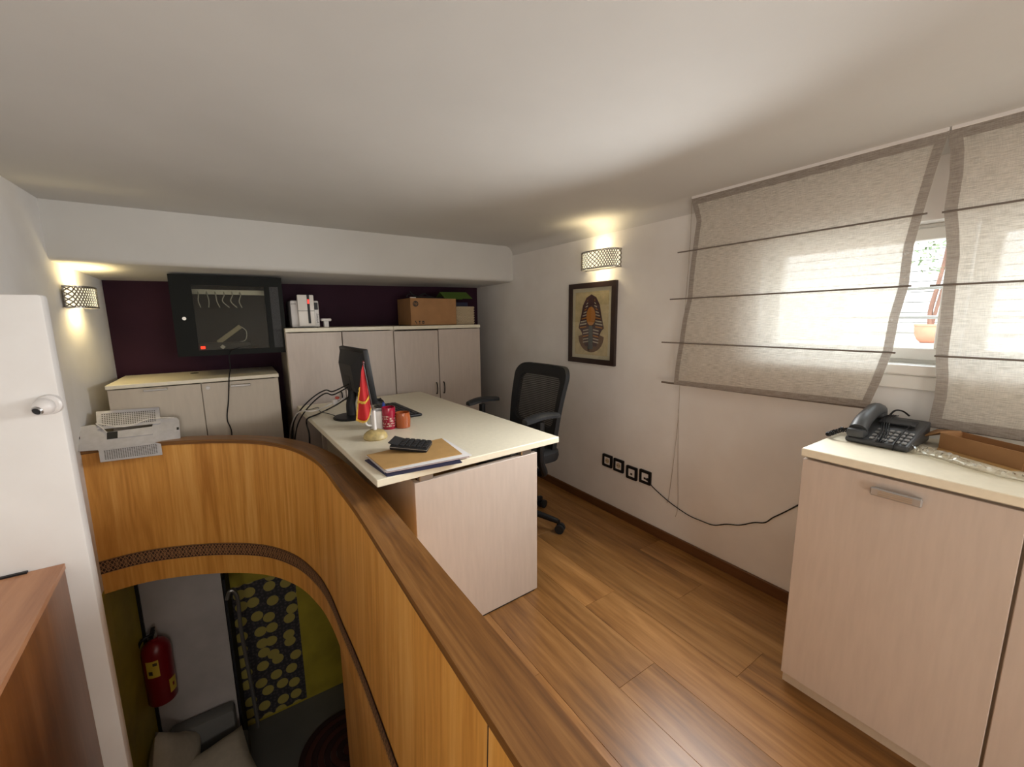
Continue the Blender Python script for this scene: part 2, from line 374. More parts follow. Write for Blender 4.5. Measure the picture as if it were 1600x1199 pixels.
par = struct('wall_parapet', sweep(G(), [offset(PATH, 0.004, PTOP - CAPT), offset(PATH, lean, .045), offset(PATH, lean, -.03), offset(PATH, lambda p: -.022, -.145),
     offset(PATH, thk, -.145), offset(PATH, lambda p: thk(p) - .004, PTOP - CAPT)]), FACEW, 'curved oak-veneered parapet around the stairwell', smooth=True)
# cap, made in two lengths that meet in a mitre where the curve ends
for a, b in ((0, 56), (56, len(PATH) - 1)):
    sub = PATH[a:b + 1]; inn = offset(PATH, -.002, 0)[a:b + 1]; out = offset(PATH, lambda p: thk(p) + .002, 0)[a:b + 1]
    rows = [[V(p.x, p.y, PTOP) for p in inn], [V(p.x, p.y, PTOP) for p in out], [V(p.x, p.y, PTOP - CAPT) for p in out], [V(p.x, p.y, PTOP - CAPT) for p in inn]]
    if a: rows = [[r[0].lerp(r[1], .0015 / max(.001, (r[1] - r[0]).length))] + r[1:] for r in rows]
    n = len(rows[0]); g = G(); vs = [p for r in rows for p in r]; fs = []; uv = []
    for j in range(4):
        j2 = (j + 1) % 4
        for i in range(n - 1):
            fs.append([j * n + i, j * n + i + 1, j2 * n + i + 1, j2 * n + i]); u0, u1 = ARC[a + i] + a, ARC[a + i + 1] + a
            uv.append([(u0, j * .3), (u1, j * .3), (u1, j * .3 + .1), (u0, j * .3 + .1)])
    fs += [[0, n, 2 * n, 3 * n], [n - 1, 2 * n - 1, 3 * n - 1, 4 * n - 1]]; uv += [[(0, 0), (0, .1), (.02, .1), (.02, 0)]] * 2
    g.add(vs, fs, uv); obj('cap', g, CAPW, par, smooth=True)
# carved lattice strip: dark ground with proud crossing bars
fo = offset(PATH, -.0205, 0)
g = G(); n = len(fo)
a = [V(p.x, p.y, .044) for p in offset(PATH, -.0225, 0)]; b = [V(p.x, p.y, -.030) for p in offset(PATH, -.0225, 0)]
g.add(a + b, [[i, i + 1, n + i + 1, n + i] for i in range(n - 1)])
strip = obj('lattice_ground', g, DARKSTRIP, par, smooth=True)
def on_path(s, z, off=-.0255):
    s = max(0, min(ARC[-1] - 1e-4, s)); i = 0
    lo, hi = 0, len(ARC) - 1
    while hi - lo > 1:
        mid = (lo + hi) // 2
        if ARC[mid] <= s: lo = mid
        else: hi = mid
    t = (s - ARC[lo]) / (ARC[lo + 1] - ARC[lo]); A = OFF[off]; p = A[lo].lerp(A[lo + 1], t); return V(p.x, p.y, z)
OFF = {-.0255: offset(PATH, -.0255, 0)}
g = G(); s = .02; step = .036
def bar(g, s0, z0, s1, z1, w_=.0042):
    dx, dz = s1 - s0, z1 - z0; L_ = math.hypot(dx, dz); nx, nz = -dz / L_ * w_ / 2, dx / L_ * w_ / 2
    g.add([on_path(s0 + nx, z0 + nz), on_path(s1 + nx, z1 + nz), on_path(s1 - nx, z1 - nz), on_path(s0 - nx, z0 - nz)], [[0, 1, 2, 3]])
while s < ARC[-1] - step:
    zt, zb, zm = .038, -.024, .007
    bar(g, s, zt, s + step, zb); bar(g, s, zb, s + step, zt); bar(g, s + step / 2, zt, s + step / 2, zb, .003); bar(g, s, zm, s + step / 2, zt); bar(g, s + step / 2, zt, s + step, zm); bar(g, s, zm, s + step / 2, zb); bar(g, s + step / 2, zb, s + step, zm)
    for zz in (.042, -.028, zm): bar(g, s, zz, s + step, zz, .003)
    s += step
o = obj('lattice_bars', g, LATW, par); o['kind'] = 'stuff'
# panelled wall that carries the straight length of the parapet down to the lower level
struct('wall_stair_side', G().box((.268, -.9, LOWZ), (.372, 1.90, -.145), .006), FACEW, 'oak-veneered wall below the straight parapet')

jp = at(755, 1112, 0, .284)
obj('veneer_joint', G().prism([(.2700, jp.y - .0012, .05), (.2925, jp.y - .0012, PTOP - CAPT - .002), (.2955, jp.y - .0012, PTOP - CAPT - .002), (.2730, jp.y - .0012, .05)], (0, .0024, 0)), DARKSTRIP, par)
# mezzanine slab, plank floor, lower floor
mid = [V(p.x, p.y, -.135) for p in offset(PATH, .05, 0)]
poly = mid + [V(.34, -2.25, -.135), V(XR, -2.25, -.135), V(XR, 3.80, -.135), V(-.75, 3.80, -.135)]
fl = struct('floor', G().prism(poly, (0, 0, .122)), mat('slab_grey', (.22, .2, .18), .8), 'oak laminate floor of the mezzanine')
outer = offset(PATH, lambda p: thk(p) + .003, 0)
def y_start(x):
    if x > .40: return -2.2
    return max([p.y for p in outer if abs(p.x - x) < .05 and p.y > .9] or [2.99]) + .01
x = -.70; row = 0; PW = .193
edges = [XR - .004 - PW * i for i in range(0, 14)]
for i in range(len(edges) - 1):
    x1, x0 = edges[i], edges[i + 1]
    if x0 < -.7: break
    if x0 < .395 < x1: x0 = max(x0, .398)
    y = max(y_start(x0), y_start(x1)); first = True
    ye = YB - .002
    off = (i * .47) % 1.2
    while y < ye - .01:
        L_ = 1.2 if not first else 1.2 - off * .8
        y2 = min(y + L_, ye); first = False
        cx, cy = (x0 + x1) / 2, (y + y2) / 2
        o = obj('plank', G().box((x0 - cx + .0003, y - cy + .0003, -.013), (x1 - cx - .0003, y2 - cy - .0003, 0), .0008), FLOORW, fl); o.location = (cx, cy, 0)
        y = y2
struct('floor_lower', G().box((-.95, -2.3, LOWZ - .1), (2.2, 4.2, LOWZ)), mat('grey_tile_floor', (.17, .165, .155), .45, var=.15, vscale=3), 'grey floor of the lower level')
bb = G().box((XR - .014, .40, 0), (XR, YB, .058), .003); struct('baseboard_right', bb, BASEW, 'brown wooden baseboard under the window wall')

# pillar beside the parapet
struct('wall_pillar', G().box((XL - .01, 1.90, LOWZ), (-.492, 1.955, 1.387), .010), PLASTER, 'white plastered pier with a rounded edge', smooth=True)

# lower level walls
struct('wall_lower_panel', G().box((-.74, 3.32, LOWZ), (-.250, 3.80, -.14)), LOWGREY, 'grey wall section behind the fire extinguisher')
lb = struct('wall_lower_back', G().box((-.95, 3.75, LOWZ), (2.2, 3.95, -.14)), YELLOW, 'ochre yellow wall on the lower level beside the patterned wallpaper')
g = G(); x0, x1, z0, z1 = -.25, .222, LOWZ + .02, -.81; y = 3.748
g.add([(x0, y, z0), (x1, y, z0), (x1, y, z1), (x0, y, z1)], [[0, 1, 2, 3]], [[(x0, z0), (x1, z0), (x1, z1), (x0, z1)]])
# blobs of the print's ragged right edge
obj('patterned_wallpaper', g, MURAL, lb)
struct('wall_lower_right', G().box((2.0, -2.3, LOWZ), (2.2, 3.95, -.14)), LOWGREY, 'lower level side wall')

# window with two sashes
win = None
def frame_rect(g, x0, x1, y0, y1, z0, z1, t):
    g.box((x0, y0, z0), (x1, y1, z0 + t), .003).box((x0, y0, z1 - t), (x1, y1, z1), .003).box((x0, y0, z0 + t), (x1, y0 + t, z1 - t), .003).box((x0, y1 - t, z0 + t), (x1, y1, z1 - t), .003)
for k, (ya, yb) in enumerate(((.335, WY1), (WY0, .325))):
    g = G(); frame_rect(g, 2.055, 2.125, ya, yb, WZ0, WZ1, .022)
    wn = struct('window_%d' % (k + 1), g, PVC, ('white framed window sash behind the wide blind', 'white framed window sash at the right edge')[k])
    g = G(); frame_rect(g, 2.045, 2.10, ya + .014, yb - .014, WZ0 + .014, WZ1 - .014, .042); obj('sash', g, PVC, wn)
    obj('pane', G().box((2.078, ya + .05, WZ0 + .05), (2.082, yb - .05, WZ1 - .05)), PANE, wn)
struct('trim_2', G().box((1.955, WY0 - .06, 1.085), (2.06, WY1 + .06, 1.122), .006), PVC, 'white window sill')
struct('trim_3', G().box((1.966, WY0 - .04, 1.035), (1.982, WY1 + .04, 1.085), .003), PVC, 'white apron strip below the window sill')

# ================================================================== CABINETS
def handle_bow(g, c, half, out, axis, r=.0045):
    """small bow handle; axis 'z' vertical or 'x' horizontal; out = unit vector away from the door"""
    c = Vector(c); out = Vector(out); d = V(0, 0, 1) if axis == 'z' else V(1, 0, 0)
    g.tube([c - d * half, c - d * half * .9 + out * .018, c + out * .024, c + d * half * .9 + out * .018, c + d * half], r)
TF = 3.13; TH = 1.245; TB = YB - .01
def tall(xs, label, handles):
    t = thing('storage_cabinet', label, 'cabinet', ((xs[0] + xs[-1]) / 2, (TF + TB) / 2, 0))
    x0, x1 = xs[0], xs[-1]
    g = G().box((x0, TF + .019, .0), (x0 + .018, TB, TH - .026)).box((x1 - .018, TF + .019, 0), (x1, TB, TH - .026)).box((x0 + .018, TB - .01, .05), (x1 - .018, TB, TH - .026)).box((x0 + .018, TF + .03, .04), (x1 - .018, TB - .01, .06)).box((x0 + .018, TF + .03, .6), (x1 - .018, TB - .01, .618))
    obj('carcass', g, LAM, t)
    obj('top', G().box((x0 + .0005, TF - .006, TH - .026), (x1 - .0005, TB, TH), .002), LAMTOP, t)
    for i in range(len(xs) - 1):
        drop = .006 if i == 0 and handles else 0
        d = obj('door', G().box((xs[i] + .003, TF, .05 - drop), (xs[i + 1] - .003, TF + .018, TH - .032 - drop), .0015), LAMFACE, t)
        g = G(); side = xs[i + 1] - .032 if i == 0 else xs[i] + .032
        handle_bow(g, (side, TF, .735), .045, (0, -1, 0), 'z'); obj('handle', g, BLACK, d, smooth=True)
XT = [at(px, 560, 1, TF).x for px in (446, 537.5, 617.5, 687, 749.5)]
XT = [.272, .628, .999, 1.363, 1.752]
XTA = XT[:2] + [XT[2] - .001]
tall(XTA, 'tall beige two-door cabinet under the white card printer', 0)
tall(XT[2:], 'tall beige two-door cabinet under the cardboard box', 1)

LF, LH, LB = 3.06, .957, YB - .012
t = thing('low_cabinet', 'low cream two-door cabinet below the black wall rack', 'cabinet', (-.2, 3.3, 0))
lx0, lx1 = -.615, .203; lxm = at(314, 600, 1, LF).x
obj('carcass', G().box((lx0, LF + .019, 0), (lx0 + .018, LB, LH - .022)).box((lx1 - .018, LF + .019, 0), (lx1, LB, LH - .022)).box((lx0 + .018, LB - .01, .04), (lx1 - .018, LB, LH - .022)).box((lxm - .009, LF + .02, .06), (lxm + .009, LB - .01, LH - .022)).box((lx0 + .018, LF + .03, .04), (lx1 - .018, LB - .01, .06)), LAM, t)
top = obj('top', G().box((lx0 - .003, LF - .008, LH - .022), (lx1 + .003, LB, LH), .002), LAMTOP, t)
gp = at(304, 583.5, 2, LH); obj('cable_grommet', G().lathe([(.0, .0005), (.016, .0005), (.018, .003), (.021, .003), (.023, 0)], (gp.x, gp.y, LH), 16), BLACK, top, smooth=True)
for i, (a, b, hx) in enumerate(((lx0, lxm, 243), (lxm, lx1, 376))):
    d = obj('door', G().box((a + .002, LF, .05), (b - .002, LF + .018, LH - .028), .0015), LAM, t)
    hp = at(hx, 609 if i == 0 else 602, 1, LF - .02)
    g = G().box((hp.x - .052, LF - .026, hp.z - .007), (hp.x + .052, LF - .016, hp.z + .005), .002).box((hp.x - .05, LF - .018, hp.z - .006), (hp.x - .04, LF, hp.z + .004)).box((hp.x + .04, LF - .018, hp.z - .006), (hp.x + .05, LF, hp.z + .004))
    obj('handle', g, SATIN, d)
    if i:
        lp = at(325, 606, 1, LF); obj('lock', G().cyl((lp.x, LF, lp.z), (lp.x, LF - .006, lp.z), .011, n=20).cyl((lp.x, LF - .006, lp.z), (lp.x, LF - .009, lp.z), .006, n=12), SATIN, d, smooth=True)

# right-hand cabinet with lift-up style door fronts
RX, RZ, RY1 = 1.505, .872, .556
t = thing('side_cabinet', 'pale laminate cabinet with bar handle under the telephone', 'cabinet', (1.74, -.1, 0))
obj('carcass', G().box((RX + .02, -.95, .0), (XR - .016, RY1 - .004, RZ - .030)), LAM, t)
obj('top', G().box((RX - .008, -.96, RZ - .026), (XR - .003, RY1, RZ), .002), LAMTOP, t)
for a, b in ((.086, RY1 - .004), (-.42, .080), (-.93, -.426)):
    d = obj('door', G().box((RX, a, .045), (RX + .019, b, RZ - .036), .0015), LAMFACE, t)
    if b > .4: hy, hz = .314, .797
    else: hy, hz = (a + b) / 2 , .797
    g = G().box((RX - .026, hy - .055, hz - .012), (RX - .016, hy + .055, hz + .012), .003).box((RX - .018, hy - .05, hz - .008), (RX, hy - .038, hz + .008)).box((RX - .018, hy + .038, hz - .008), (RX, hy + .05, hz + .008))
    h = obj('handle', g, SATIN, d)
    for k in (-1, 0, 1): obj('handle_rib', G().box((RX - .0272, hy - .036, hz + k * .0055 - .0012), (RX - .0262, hy + .036, hz + k * .0055 + .0012)), GREY, h)

# ================================================================== DESK
DR = math.radians(2.7)
desk = thing('office_desk', 'cream laminate office desk with panel ends beside the parapet', 'desk', (.363, 1.413, 0), DR)
DW, DL, DZ = .868, 1.585, .74
obj('desktop', G().box((0, 0, DZ - .028), (DW, DL, DZ), .0025), LAMTOP, desk, world=False)
pl = .140; prr = .735
obj('end_panel', G().box((pl, .004, .006), (prr, .030, .690), .0015), LAMFACE, desk, world=False)
obj('end_panel', G().box((pl - .02, DL - .10, .006), (prr, DL - .074, .690), .0015), LAMFACE, desk, world=False)
obj('modesty_panel', G().box((pl + .004, .030, .16), (pl + .022, DL - .10, .690), .0015), LAM, desk, world=False)
for x in (.19, .675):
    for y in (.005, DL - .1):
        obj('standoff', G().box((x - .028, y, .690), (x + .028, y + .03, .7125), .003), STEEL, desk, world=False)
obj('rail', G().box((.2, .05, .680), (.23, DL - .12, .712)).box((.62, .05, .680), (.65, DL - .12, .712)), GREY, desk, world=False)
obj('foot', G().box((pl + .02, .006, 0), (prr - .02, .028, .007)), BLACK, desk, world=False)

# ================================================================== CHAIR
ch = thing('office_chair', 'black mesh-back swivel chair between the desk and the window wall', 'chair', (1.362, 2.05, 0), math.radians(92))
P = lambda n, g, m, sm=True, par=None: obj(n, g, m, par or ch, smooth=sm, world=False)
for k in range(5):
    a = math.radians(72 * k + 68); c, s_ = math.cos(a), math.sin(a)
    g = G().tube([(c * .03, s_ * .03, .115), (c * .15, s_ * .15, .10), (c * .29, s_ * .29, .072)], lambda t: .024 - .008 * t, 10)
    leg = P('base_leg', g, BLACK)
    cs = P('caster', G().cyl((c * .295, s_ * .295, .08), (c * .295, s_ * .295, .04), .010, n=10), BLACK)
    q = V(-s_, c, 0); p0 = V(c * .305, s_ * .305, .028)
    for sd in (-1, 1):
        P('wheel', G().cyl(p0 + q * sd * .006, p0 + q * sd * .024, .028, n=20).cyl(p0 + q * sd * .024, p0 + q * sd * .0255, .012, n=14), DGREY, par=cs)
P('hub', G().lathe([(.0, .085), (.042, .085), (.045, .125), (.03, .14), (0, .14)], n=20), BLACK)
P('gas_column', G().cyl((0, 0, .13), (0, 0, .30), .026, n=16).cyl((0, 0, .30), (0, 0, .42), .015, n=16), BLACK)
P('seat_plate', G().box((-.11, -.13, .415), (.11, .12, .452), .008), BLACK)
def seatfn(u, v):
    x = (u - .5) * 2; y = (v - .5) * 2; r = 1 - .12 * abs(x) ** 4 * abs(y) ** 4
    return x, y
sl_ = [(p[0], p[1]) for p in rrect(.49, .47, .10, 6)]
g = G(); rows = []
for z, sc in ((.450, .90), (.455, .98), (.480, 1.0), (.505, .99), (.518, .93), (.523, .75), (.521, .35)): rows.append([V(x * sc, y * sc + .02, z - (.012 if (y > .15 and z > .44) else 0)) for x, y in sl_])
n = len(sl_); g.add([p for r in rows for p in r], [[j * n + i, j * n + (i + 1) % n, (j + 1) * n + (i + 1) % n, (j + 1) * n + i] for j in range(len(rows) - 1) for i in range(n)] + [list(range(n)), list(range((len(rows) - 1) * n, len(rows) * n))])
P('seat', g, BLACKM)
# backrest: curved shell, local y backwards is negative
def bw(h):   # half width by height fraction
    return .205 + .045 * math.sin(min(1, h / .62) * math.pi / 2)
BZ0, BZ1 = .45, 1.005
def bpt(x, h, dy=0.):
    z = BZ0 + (BZ1 - BZ0) * h
    y = -.165 - .105 * h + .02 * math.sin(h * math.pi) + .5 * x * x
    return V(x, y + dy, z)
def back_loop(inset, h0, h1, rc, n=8):
    """rounded outline as (x, h) following the tapering width"""
    out = []
    H_ = (BZ1 - BZ0)
    for sx, hh, a0 in ((1, 1, 0), (-1, 1, 90), (-1, 0, 180), (1, 0, 270)):
        for i in range(n + 1):
            a = math.radians(a0 + 90 * i / n); top_ = hh == 1
            hc = h1 - rc / H_ if top_ else h0 + rc / H_
            h = hc + rc / H_ * math.sin(a); wd = bw(h) - inset
            out.append(((wd - rc) * sx + rc * math.cos(a), h))
    # subdivide the long sides
    res = []
    for i, p in enumerate(out):
        q = out[(i + 1) % len(out)]; res.append(p)
        if abs(p[1] - q[1]) > .2 or abs(p[0] - q[0]) > .1:
            for k in range(1, 8): res.append((p[0] + (q[0] - p[0]) * k / 8, p[1] + (q[1] - p[1]) * k / 8))
    return res
Lo = back_loop(0, 0, 1, .075); Li = back_loop(.052, .34, .885, .045)
if len(Lo) != len(Li):
    k = min(len(Lo), len(Li)); Lo, Li = Lo[:k], Li[:k]
n = len(Lo); g = G()
vs = [bpt(x, h, .016) for x, h in Lo] + [bpt(x, h, .016) for x, h in Li] + [bpt(x, h, -.016) for x, h in Lo] + [bpt(x, h, -.016) for x, h in Li]
fs = []
for k in range(n):
    j = (k + 1) % n; fs += [[k, j, n + j, n + k], [2 * n + k, 3 * n + k, 3 * n + j, 2 * n + j], [k, 2 * n + k, 2 * n + j, j], [n + k, n + j, 3 * n + j, 3 * n + k]]
g.add(vs, fs); P('back_frame', g, BLACKM)
def mfn(u, v):
    h = .32 + .58 * v; x = (u - .5) * 2 * (bw(h) - .03); return bpt(x, h, .004)
P('back_mesh', G().grid(mfn, 14, 16), CHAIRMESH)
P('back_bracket', G().tube([(0, -.02, .42), (0, -.14, .43), (0, -.195, .50), (0, -.215, .58)], .024, 10), BLACK)
for sd in (-1, 1):
    ar = P('armrest', G().tube([(sd * .20, .0, .42), (sd * .285, -.01, .425), (sd * .305, .03, .52), (sd * .305, .03, .735)], lambda t: .021, 10), BLACK)
    g = G(); A = []
    for i in range(11):
        t_ = i / 10; y = -.095 + .235 * t_; z = .764 + .010 * math.sin(t_ * math.pi) - .012 * max(0, t_ - .6) ** 1.2 * 2; wd = .040 * (1 - abs(2 * t_ - 1) ** 5 * .45)
        A.append([V(sd * .305 - wd, y, z - .018), V(sd * .305 - wd, y, z - .004), V(sd * .305 - wd * .6, y, z + .006), V(sd * .305 + wd * .6, y, z + .006), V(sd * .305 + wd, y, z - .004), V(sd * .305 + wd, y, z - .018)])
    g.add([p for r in A for p in r], [[i * 6 + k, i * 6 + (k + 1) % 6, (i + 1) * 6 + (k + 1) % 6, (i + 1) * 6 + k] for i in range(10) for k in range(6)] + [list(range(6)), list(range(60, 66))])
    P('arm_pad', g, DGREY, par=ar)

# ================================================================== WALL THINGS
def sconce(loc, normal_x, label, power, cp, half=.15):
    """half-drum perforated wall lamp; normal_x +1 sticks out to +x, -1 to -x"""
    t = thing('wall_sconce', label, 'wall lamp', loc, group=None); H_ = .052; D_ = .095
    def pt(u, z, k=1.0):
        a = math.pi * u; ca = math.cos(a); sa = math.sin(a)
        return V(normal_x * D_ * k * abs(sa) ** .55, half * k * math.copysign(abs(ca) ** .75, ca), z)
    g = G(); nu, nv = 20, 4
    def strip(p, q, w_):
        d = (q - p).normalized(); nn = d.cross(V(q.y - p.y, p.x - q.x, 0).normalized()).normalized() * w_ / 2
        g.add([p + nn, q + nn, q - nn, p - nn], [[0, 1, 2, 3]])
    for i in range(nu):
        for j in range(nv):
            z0 = -H_ + 2 * H_ * j / nv; z1 = -H_ + 2 * H_ * (j + 1) / nv; u0, u1 = i / nu, (i + 1) / nu
            strip(pt(u0, z0), pt(u1, z1), .0058); strip(pt(u0, z1), pt(u1, z0), .0058)
    obj('perforated_shade', g, MATS['shade_metal'], t, world=False)
    g = G()
    for z in (-H_, H_): g.grid(lambda u, v: pt(u, z - .004 + .008 * v), nu, 1)
    obj('shade_rim', g, GREY, t, world=False)
    obj('diffuser', G().grid(lambda u, v: pt(u, -H_ * .9 + 2 * H_ * .9 * v, .93), nu, 1), MATS['sconce_diffuser'], t, smooth=True, world=False)
    obj('back_plate', G().box((min(0, normal_x * .006), -half * .98, -H_), (max(0, normal_x * .006), half * .98, H_), .001), GREY, t, world=False)
    obj('bulb', G().cyl((normal_x * .045, -.07, 0), (normal_x * .045, .07, 0), .012, n=12), MATS['bulb_glow'], t, smooth=True, world=False)
    for sgn in (1, -1):
        l = bpy.data.lights.new('sconce_glow', 'SPOT'); l.energy = power; l.color = (1, .78, .36) if cp else (1, .80, .46); l.shadow_soft_size = .03; l.spot_size = math.radians(150); l.spot_blend = 1.0
        o = bpy.data.objects.new('sconce_glow', l); COL.objects.link(o); o.parent = t; o.location = (normal_x * .05, 0, sgn * .03); o.rotation_euler = (math.pi if sgn > 0 else 0, 0, 0)
    return t
MATS['shade_metal'] = mat('shade_metal', (.20, .17, .12), .5, metal=.3)
MATS['sconce_diffuser'] = emis('sconce_diffuser', (.55, .49, .34), 1.25)
MATS['bulb_glow'] = emis('bulb_glow', (1.0, .85, .55), 6.)
sconce((XR, 1.925, 1.652), -1, 'perforated half-drum wall lamp above the framed picture', 1.3, 0)
sconce((-.703, 3.13, 1.428), 1, 'perforated wall lamp glowing on the wall left of the black rack', 2.2, 1, half=.125)

# framed print: a generic striped ornamental figure on papyrus
py0, py1, pz0, pz1 = 1.795, 2.225, .990, 1.522
t = thing('framed_picture', 'dark framed papyrus print with striped figure beside the blind', 'picture', (XR, (py0 + py1) / 2, pz0))
g = G(); fx = XR - .022
def rect(y0, y1, z0, z1, x): return [(x, y0, z0), (x, y1, z0), (x, y1, z1), (x, y0, z1)]
g.ring(rect(py0, py1, pz0, pz1, fx), rect(py0 + .034, py1 - .034, pz0 + .034, pz1 - .034, fx), (.021, 0, 0)); obj('frame', g, mat('dark_frame_wood', (.028, .015, .012), .35), t)
obj('mat_board', G().box((XR - .012, py0 + .03, pz0 + .03), (XR - .002, py1 - .03, pz1 - .03)), mat('cream_board', (.62, .56, .42), .8), t)
pc = obj('papyrus', G().box((XR - .0135, py0 + .062, pz0 + .058), (XR - .012, py1 - .062, pz1 - .058)), mat('papyrus_sheet', (.62, .50, .30), .85, var=.2, vscale=25), t)
cy, cz = (py0 + py1) / 2, (pz0 + pz1) / 2
def flat(name, pts, m, k): return obj(name, G().prism([(XR - .0135 - .0006 * k, cy - a, cz + b) for a, b in pts], (.0005, 0, 0)), m, pc)
DK = mat('print_aubergine', (.075, .035, .04), .8); GD = mat('print_gold', (.50, .20, .04), .8); BN = mat('print_brown', (.16, .085, .05), .8); CRM = mat('print_cream', (.52, .46, .36), .8); SLT = mat('print_slate', (.09, .10, .10), .8)
flat('print_collar', [(.118 * math.cos(a), -.085 + .105 * math.sin(a)) for a in [math.pi * (1 + i / 20) for i in range(21)]] + [(-.11, -.02), (.11, -.02)], BN, 1)
flat('print_hood', [(0, .190), (.045, .170), (.078, .120), (.092, .06), (.118, -.03), (.085, -.055), (.055, -.15), (-.055, -.15), (-.085, -.055), (-.118, -.03), (-.092, .06), (-.078, .120), (-.045, .170)], DK, 2)
for k in range(15):
    z = .155 - k * .0195; hw = min(.105, .035 + .0055 * k * 1.6) if z > -.04 else .072
    inner = .030 if z > .10 else .042 if z > -.03 else .022
    for sd in (-1, 1): flat('print_stripe', [(sd * inner, z + .004), (sd * hw, z - .004), (sd * hw, z - .011), (sd * inner, z - .003)], CRM if k % 3 else GD, 3)
flat('print_oval', [(.042 * math.cos(a), .048 + .062 * math.sin(a)) for a in [2 * math.pi * i / 24 for i in range(24)]], GD, 4)
flat('print_band', [(-.016, -.01), (.016, -.01), (.022, -.17), (-.022, -.17)], SLT, 4)
obj('glazing', G().box((XR - .0175, py0 + .032, pz0 + .032), (XR - .0165, py1 - .032, pz1 - .032)), PANE, t)

# sockets
sock_l = ['leftmost of the four black-framed wall sockets', 'second from the left of the black-framed wall sockets', 'black-framed wall socket third from the left, with one dark hole', 'rightmost black-framed wall socket with the cable plugged in']
for k, (px, py) in enumerate(((950, 720), (967.5, 727.5), (988, 739), (1009, 745.5))):
    c = at(px, py, 0, XR)
    t = thing('wall_socket', sock_l[k], 'socket', c, group='wall sockets in a row')
    g = G(); g.ring([(-.010, a, b) for a, b in rrect(.084, .084, .006, 3)], [(-.010, a, b) for a, b in rrect(.050, .050, .004, 3)], (.010, 0, 0)); obj('frame', g, BLACK, t, world=False)
    obj('insert', G().box((-.0075, -.0255, -.0255), (-.001, .0255, .0255), .001), WHITEP, t, world=False)
    if k < 2:
        obj('recess', G().cyl((-.0077, 0, 0), (-.0085, 0, 0), .017, n=20), mat('socket_beige', (.50, .40, .26), .5), t, world=False)
        obj('contact', G().cyl((-.0085, .008, 0), (-.0093, .008, 0), .003, n=8).cyl((-.0085, -.008, 0), (-.0093, -.008, 0), .003, n=8), BLACK, t, world=False)
    else: obj('port', G().box((-.009, -.006, -.014), (-.0074, .008, -.002)), BLACK, t, world=False)
pth = [at(px, py, 0, XR - .006) for px, py in ((1013, 749), (1016, 757), (1030, 771), (1050, 788), (1075, 805), (1095, 814), (1115, 821), (1135, 819.5), (1155, 821), (1178, 817), (1195, 817), (1208, 809), (1225, 801), (1252, 787))]
pth[0].x -= .012
t = thing('network_cable', 'thin black cable sagging along the wall from the sockets', 'cable', pth[0])
obj('cable', G().tube(pth, .0028, 6), BLACK, t, smooth=True)
obj('plug', G().box(pth[0] + V(-.004, -.006, -.006), pth[0] + V(.010, .006, .007), .001), BLACK, t)

# dome camera on the pier
c = at(77, 632, 1, 1.90)
t = thing('security_camera', 'white dome security camera on the white pier', 'camera', (c.x, 1.90, c.z))
obj('mount', G().cyl((0, 0, 0), (0, -.020, 0), .044, .041, n=28).cyl((0, -.020, 0), (0, -.026, 0), .041, .034, n=28), WHITEP, t, smooth=True, world=False)
g = G(); bm = bmesh.new(); bmesh.ops.create_uvsphere(bm, u_segments=24, v_segments=16, radius=.035); bm.verts.index_update()
g.add([v.co + V(-.010, -.036, -.004) for v in bm.verts], [[v.index for v in f.verts] for f in bm.faces]); bm.free()
ball = obj('ball', g, WHITEP, t, smooth=True, world=False)
d = V(-.42, -.83, -.34).normalized(); c0 = V(-.010, -.036, -.004)
obj('lens_ring', G().cyl(c0 + d * .030, c0 + d * .0365, .020, .018, n=22), GREY, ball, smooth=True, world=False)
obj('lens', G().cyl(c0 + d * .034, c0 + d * .0375, .0145, n=20), BLACK, ball, smooth=True, world=False)
t.scale = (.74, .74, .74); t.location.x += .002

# ================================================================== WALL RACK
RKX0, RKX1, RKZ0, RKZ1, RKF = -.303, .285, 1.085, 1.575, 3.19
t = thing('wall_rack', 'black wall-mounted network rack with smoked glass door', 'network rack', ((RKX0 + RKX1) / 2, 3.4, RKZ0))
rk = t; RACKB = mat('rack_black', (.006, .007, .006), .55, spec=.15)
obj('housing', G().box((RKX0, RKF + .02, RKZ0), (RKX1, RKF + .03, RKZ0 + .02)).box((RKX0, RKF + .02, RKZ0), (RKX0 + .012, YB - .004, RKZ1)).box((RKX1 - .012, RKF + .02, RKZ0), (RKX1, YB - .004, RKZ1)).box((RKX0, RKF + .02, RKZ0), (RKX1, YB - .004, RKZ0 + .012)).box((RKX0, RKF + .02, RKZ1 - .012), (RKX1, YB - .004, RKZ1)).box((RKX0, YB - .016, RKZ0), (RKX1, YB - .004, RKZ1)), RACKB, t)
gx0, gx1, gz0, gz1 = RKX0 + .105, RKX1 - .105, RKZ0 + .035, RKZ1 - .06
g = G(); yy = RKF
g.ring([(RKX0, yy, RKZ0), (RKX1, yy, RKZ0), (RKX1, yy, RKZ1), (RKX0, yy, RKZ1)], [(gx0, yy, gz0), (gx1, yy, gz0), (gx1, yy, gz1), (gx0, yy, gz1)], (0, .02, 0))
dr = obj('door', g, RACKB, t)
obj('glass', G().box((gx0, yy + .008, gz0), (gx1, yy + .012, gz1)), SMOKED, dr)
lp = at(288, 498, 1, yy); obj('lock', G().cyl((lp.x, yy, lp.z), (lp.x, yy - .006, lp.z), .010, n=16).box((lp.x - .010, yy - .009, lp.z - .003), (lp.x + .010, yy - .005, lp.z + .003)), STEEL, dr)
for i in range(5): obj('side_vent', G().box((RKX0 - .0015, RKF + .06, RKZ1 - .05 - i * .018), (RKX0 + .001, RKF + .22, RKZ1 - .044 - i * .018)), GREY, t)
obj('perforated_strip', G().box((RKX1 - .075, yy - .001, gz0), (RKX1 - .025, yy + .001, gz1)), mat('perforated_dark', (.03, .03, .03), .6, var=.9, vscale=300), dr)
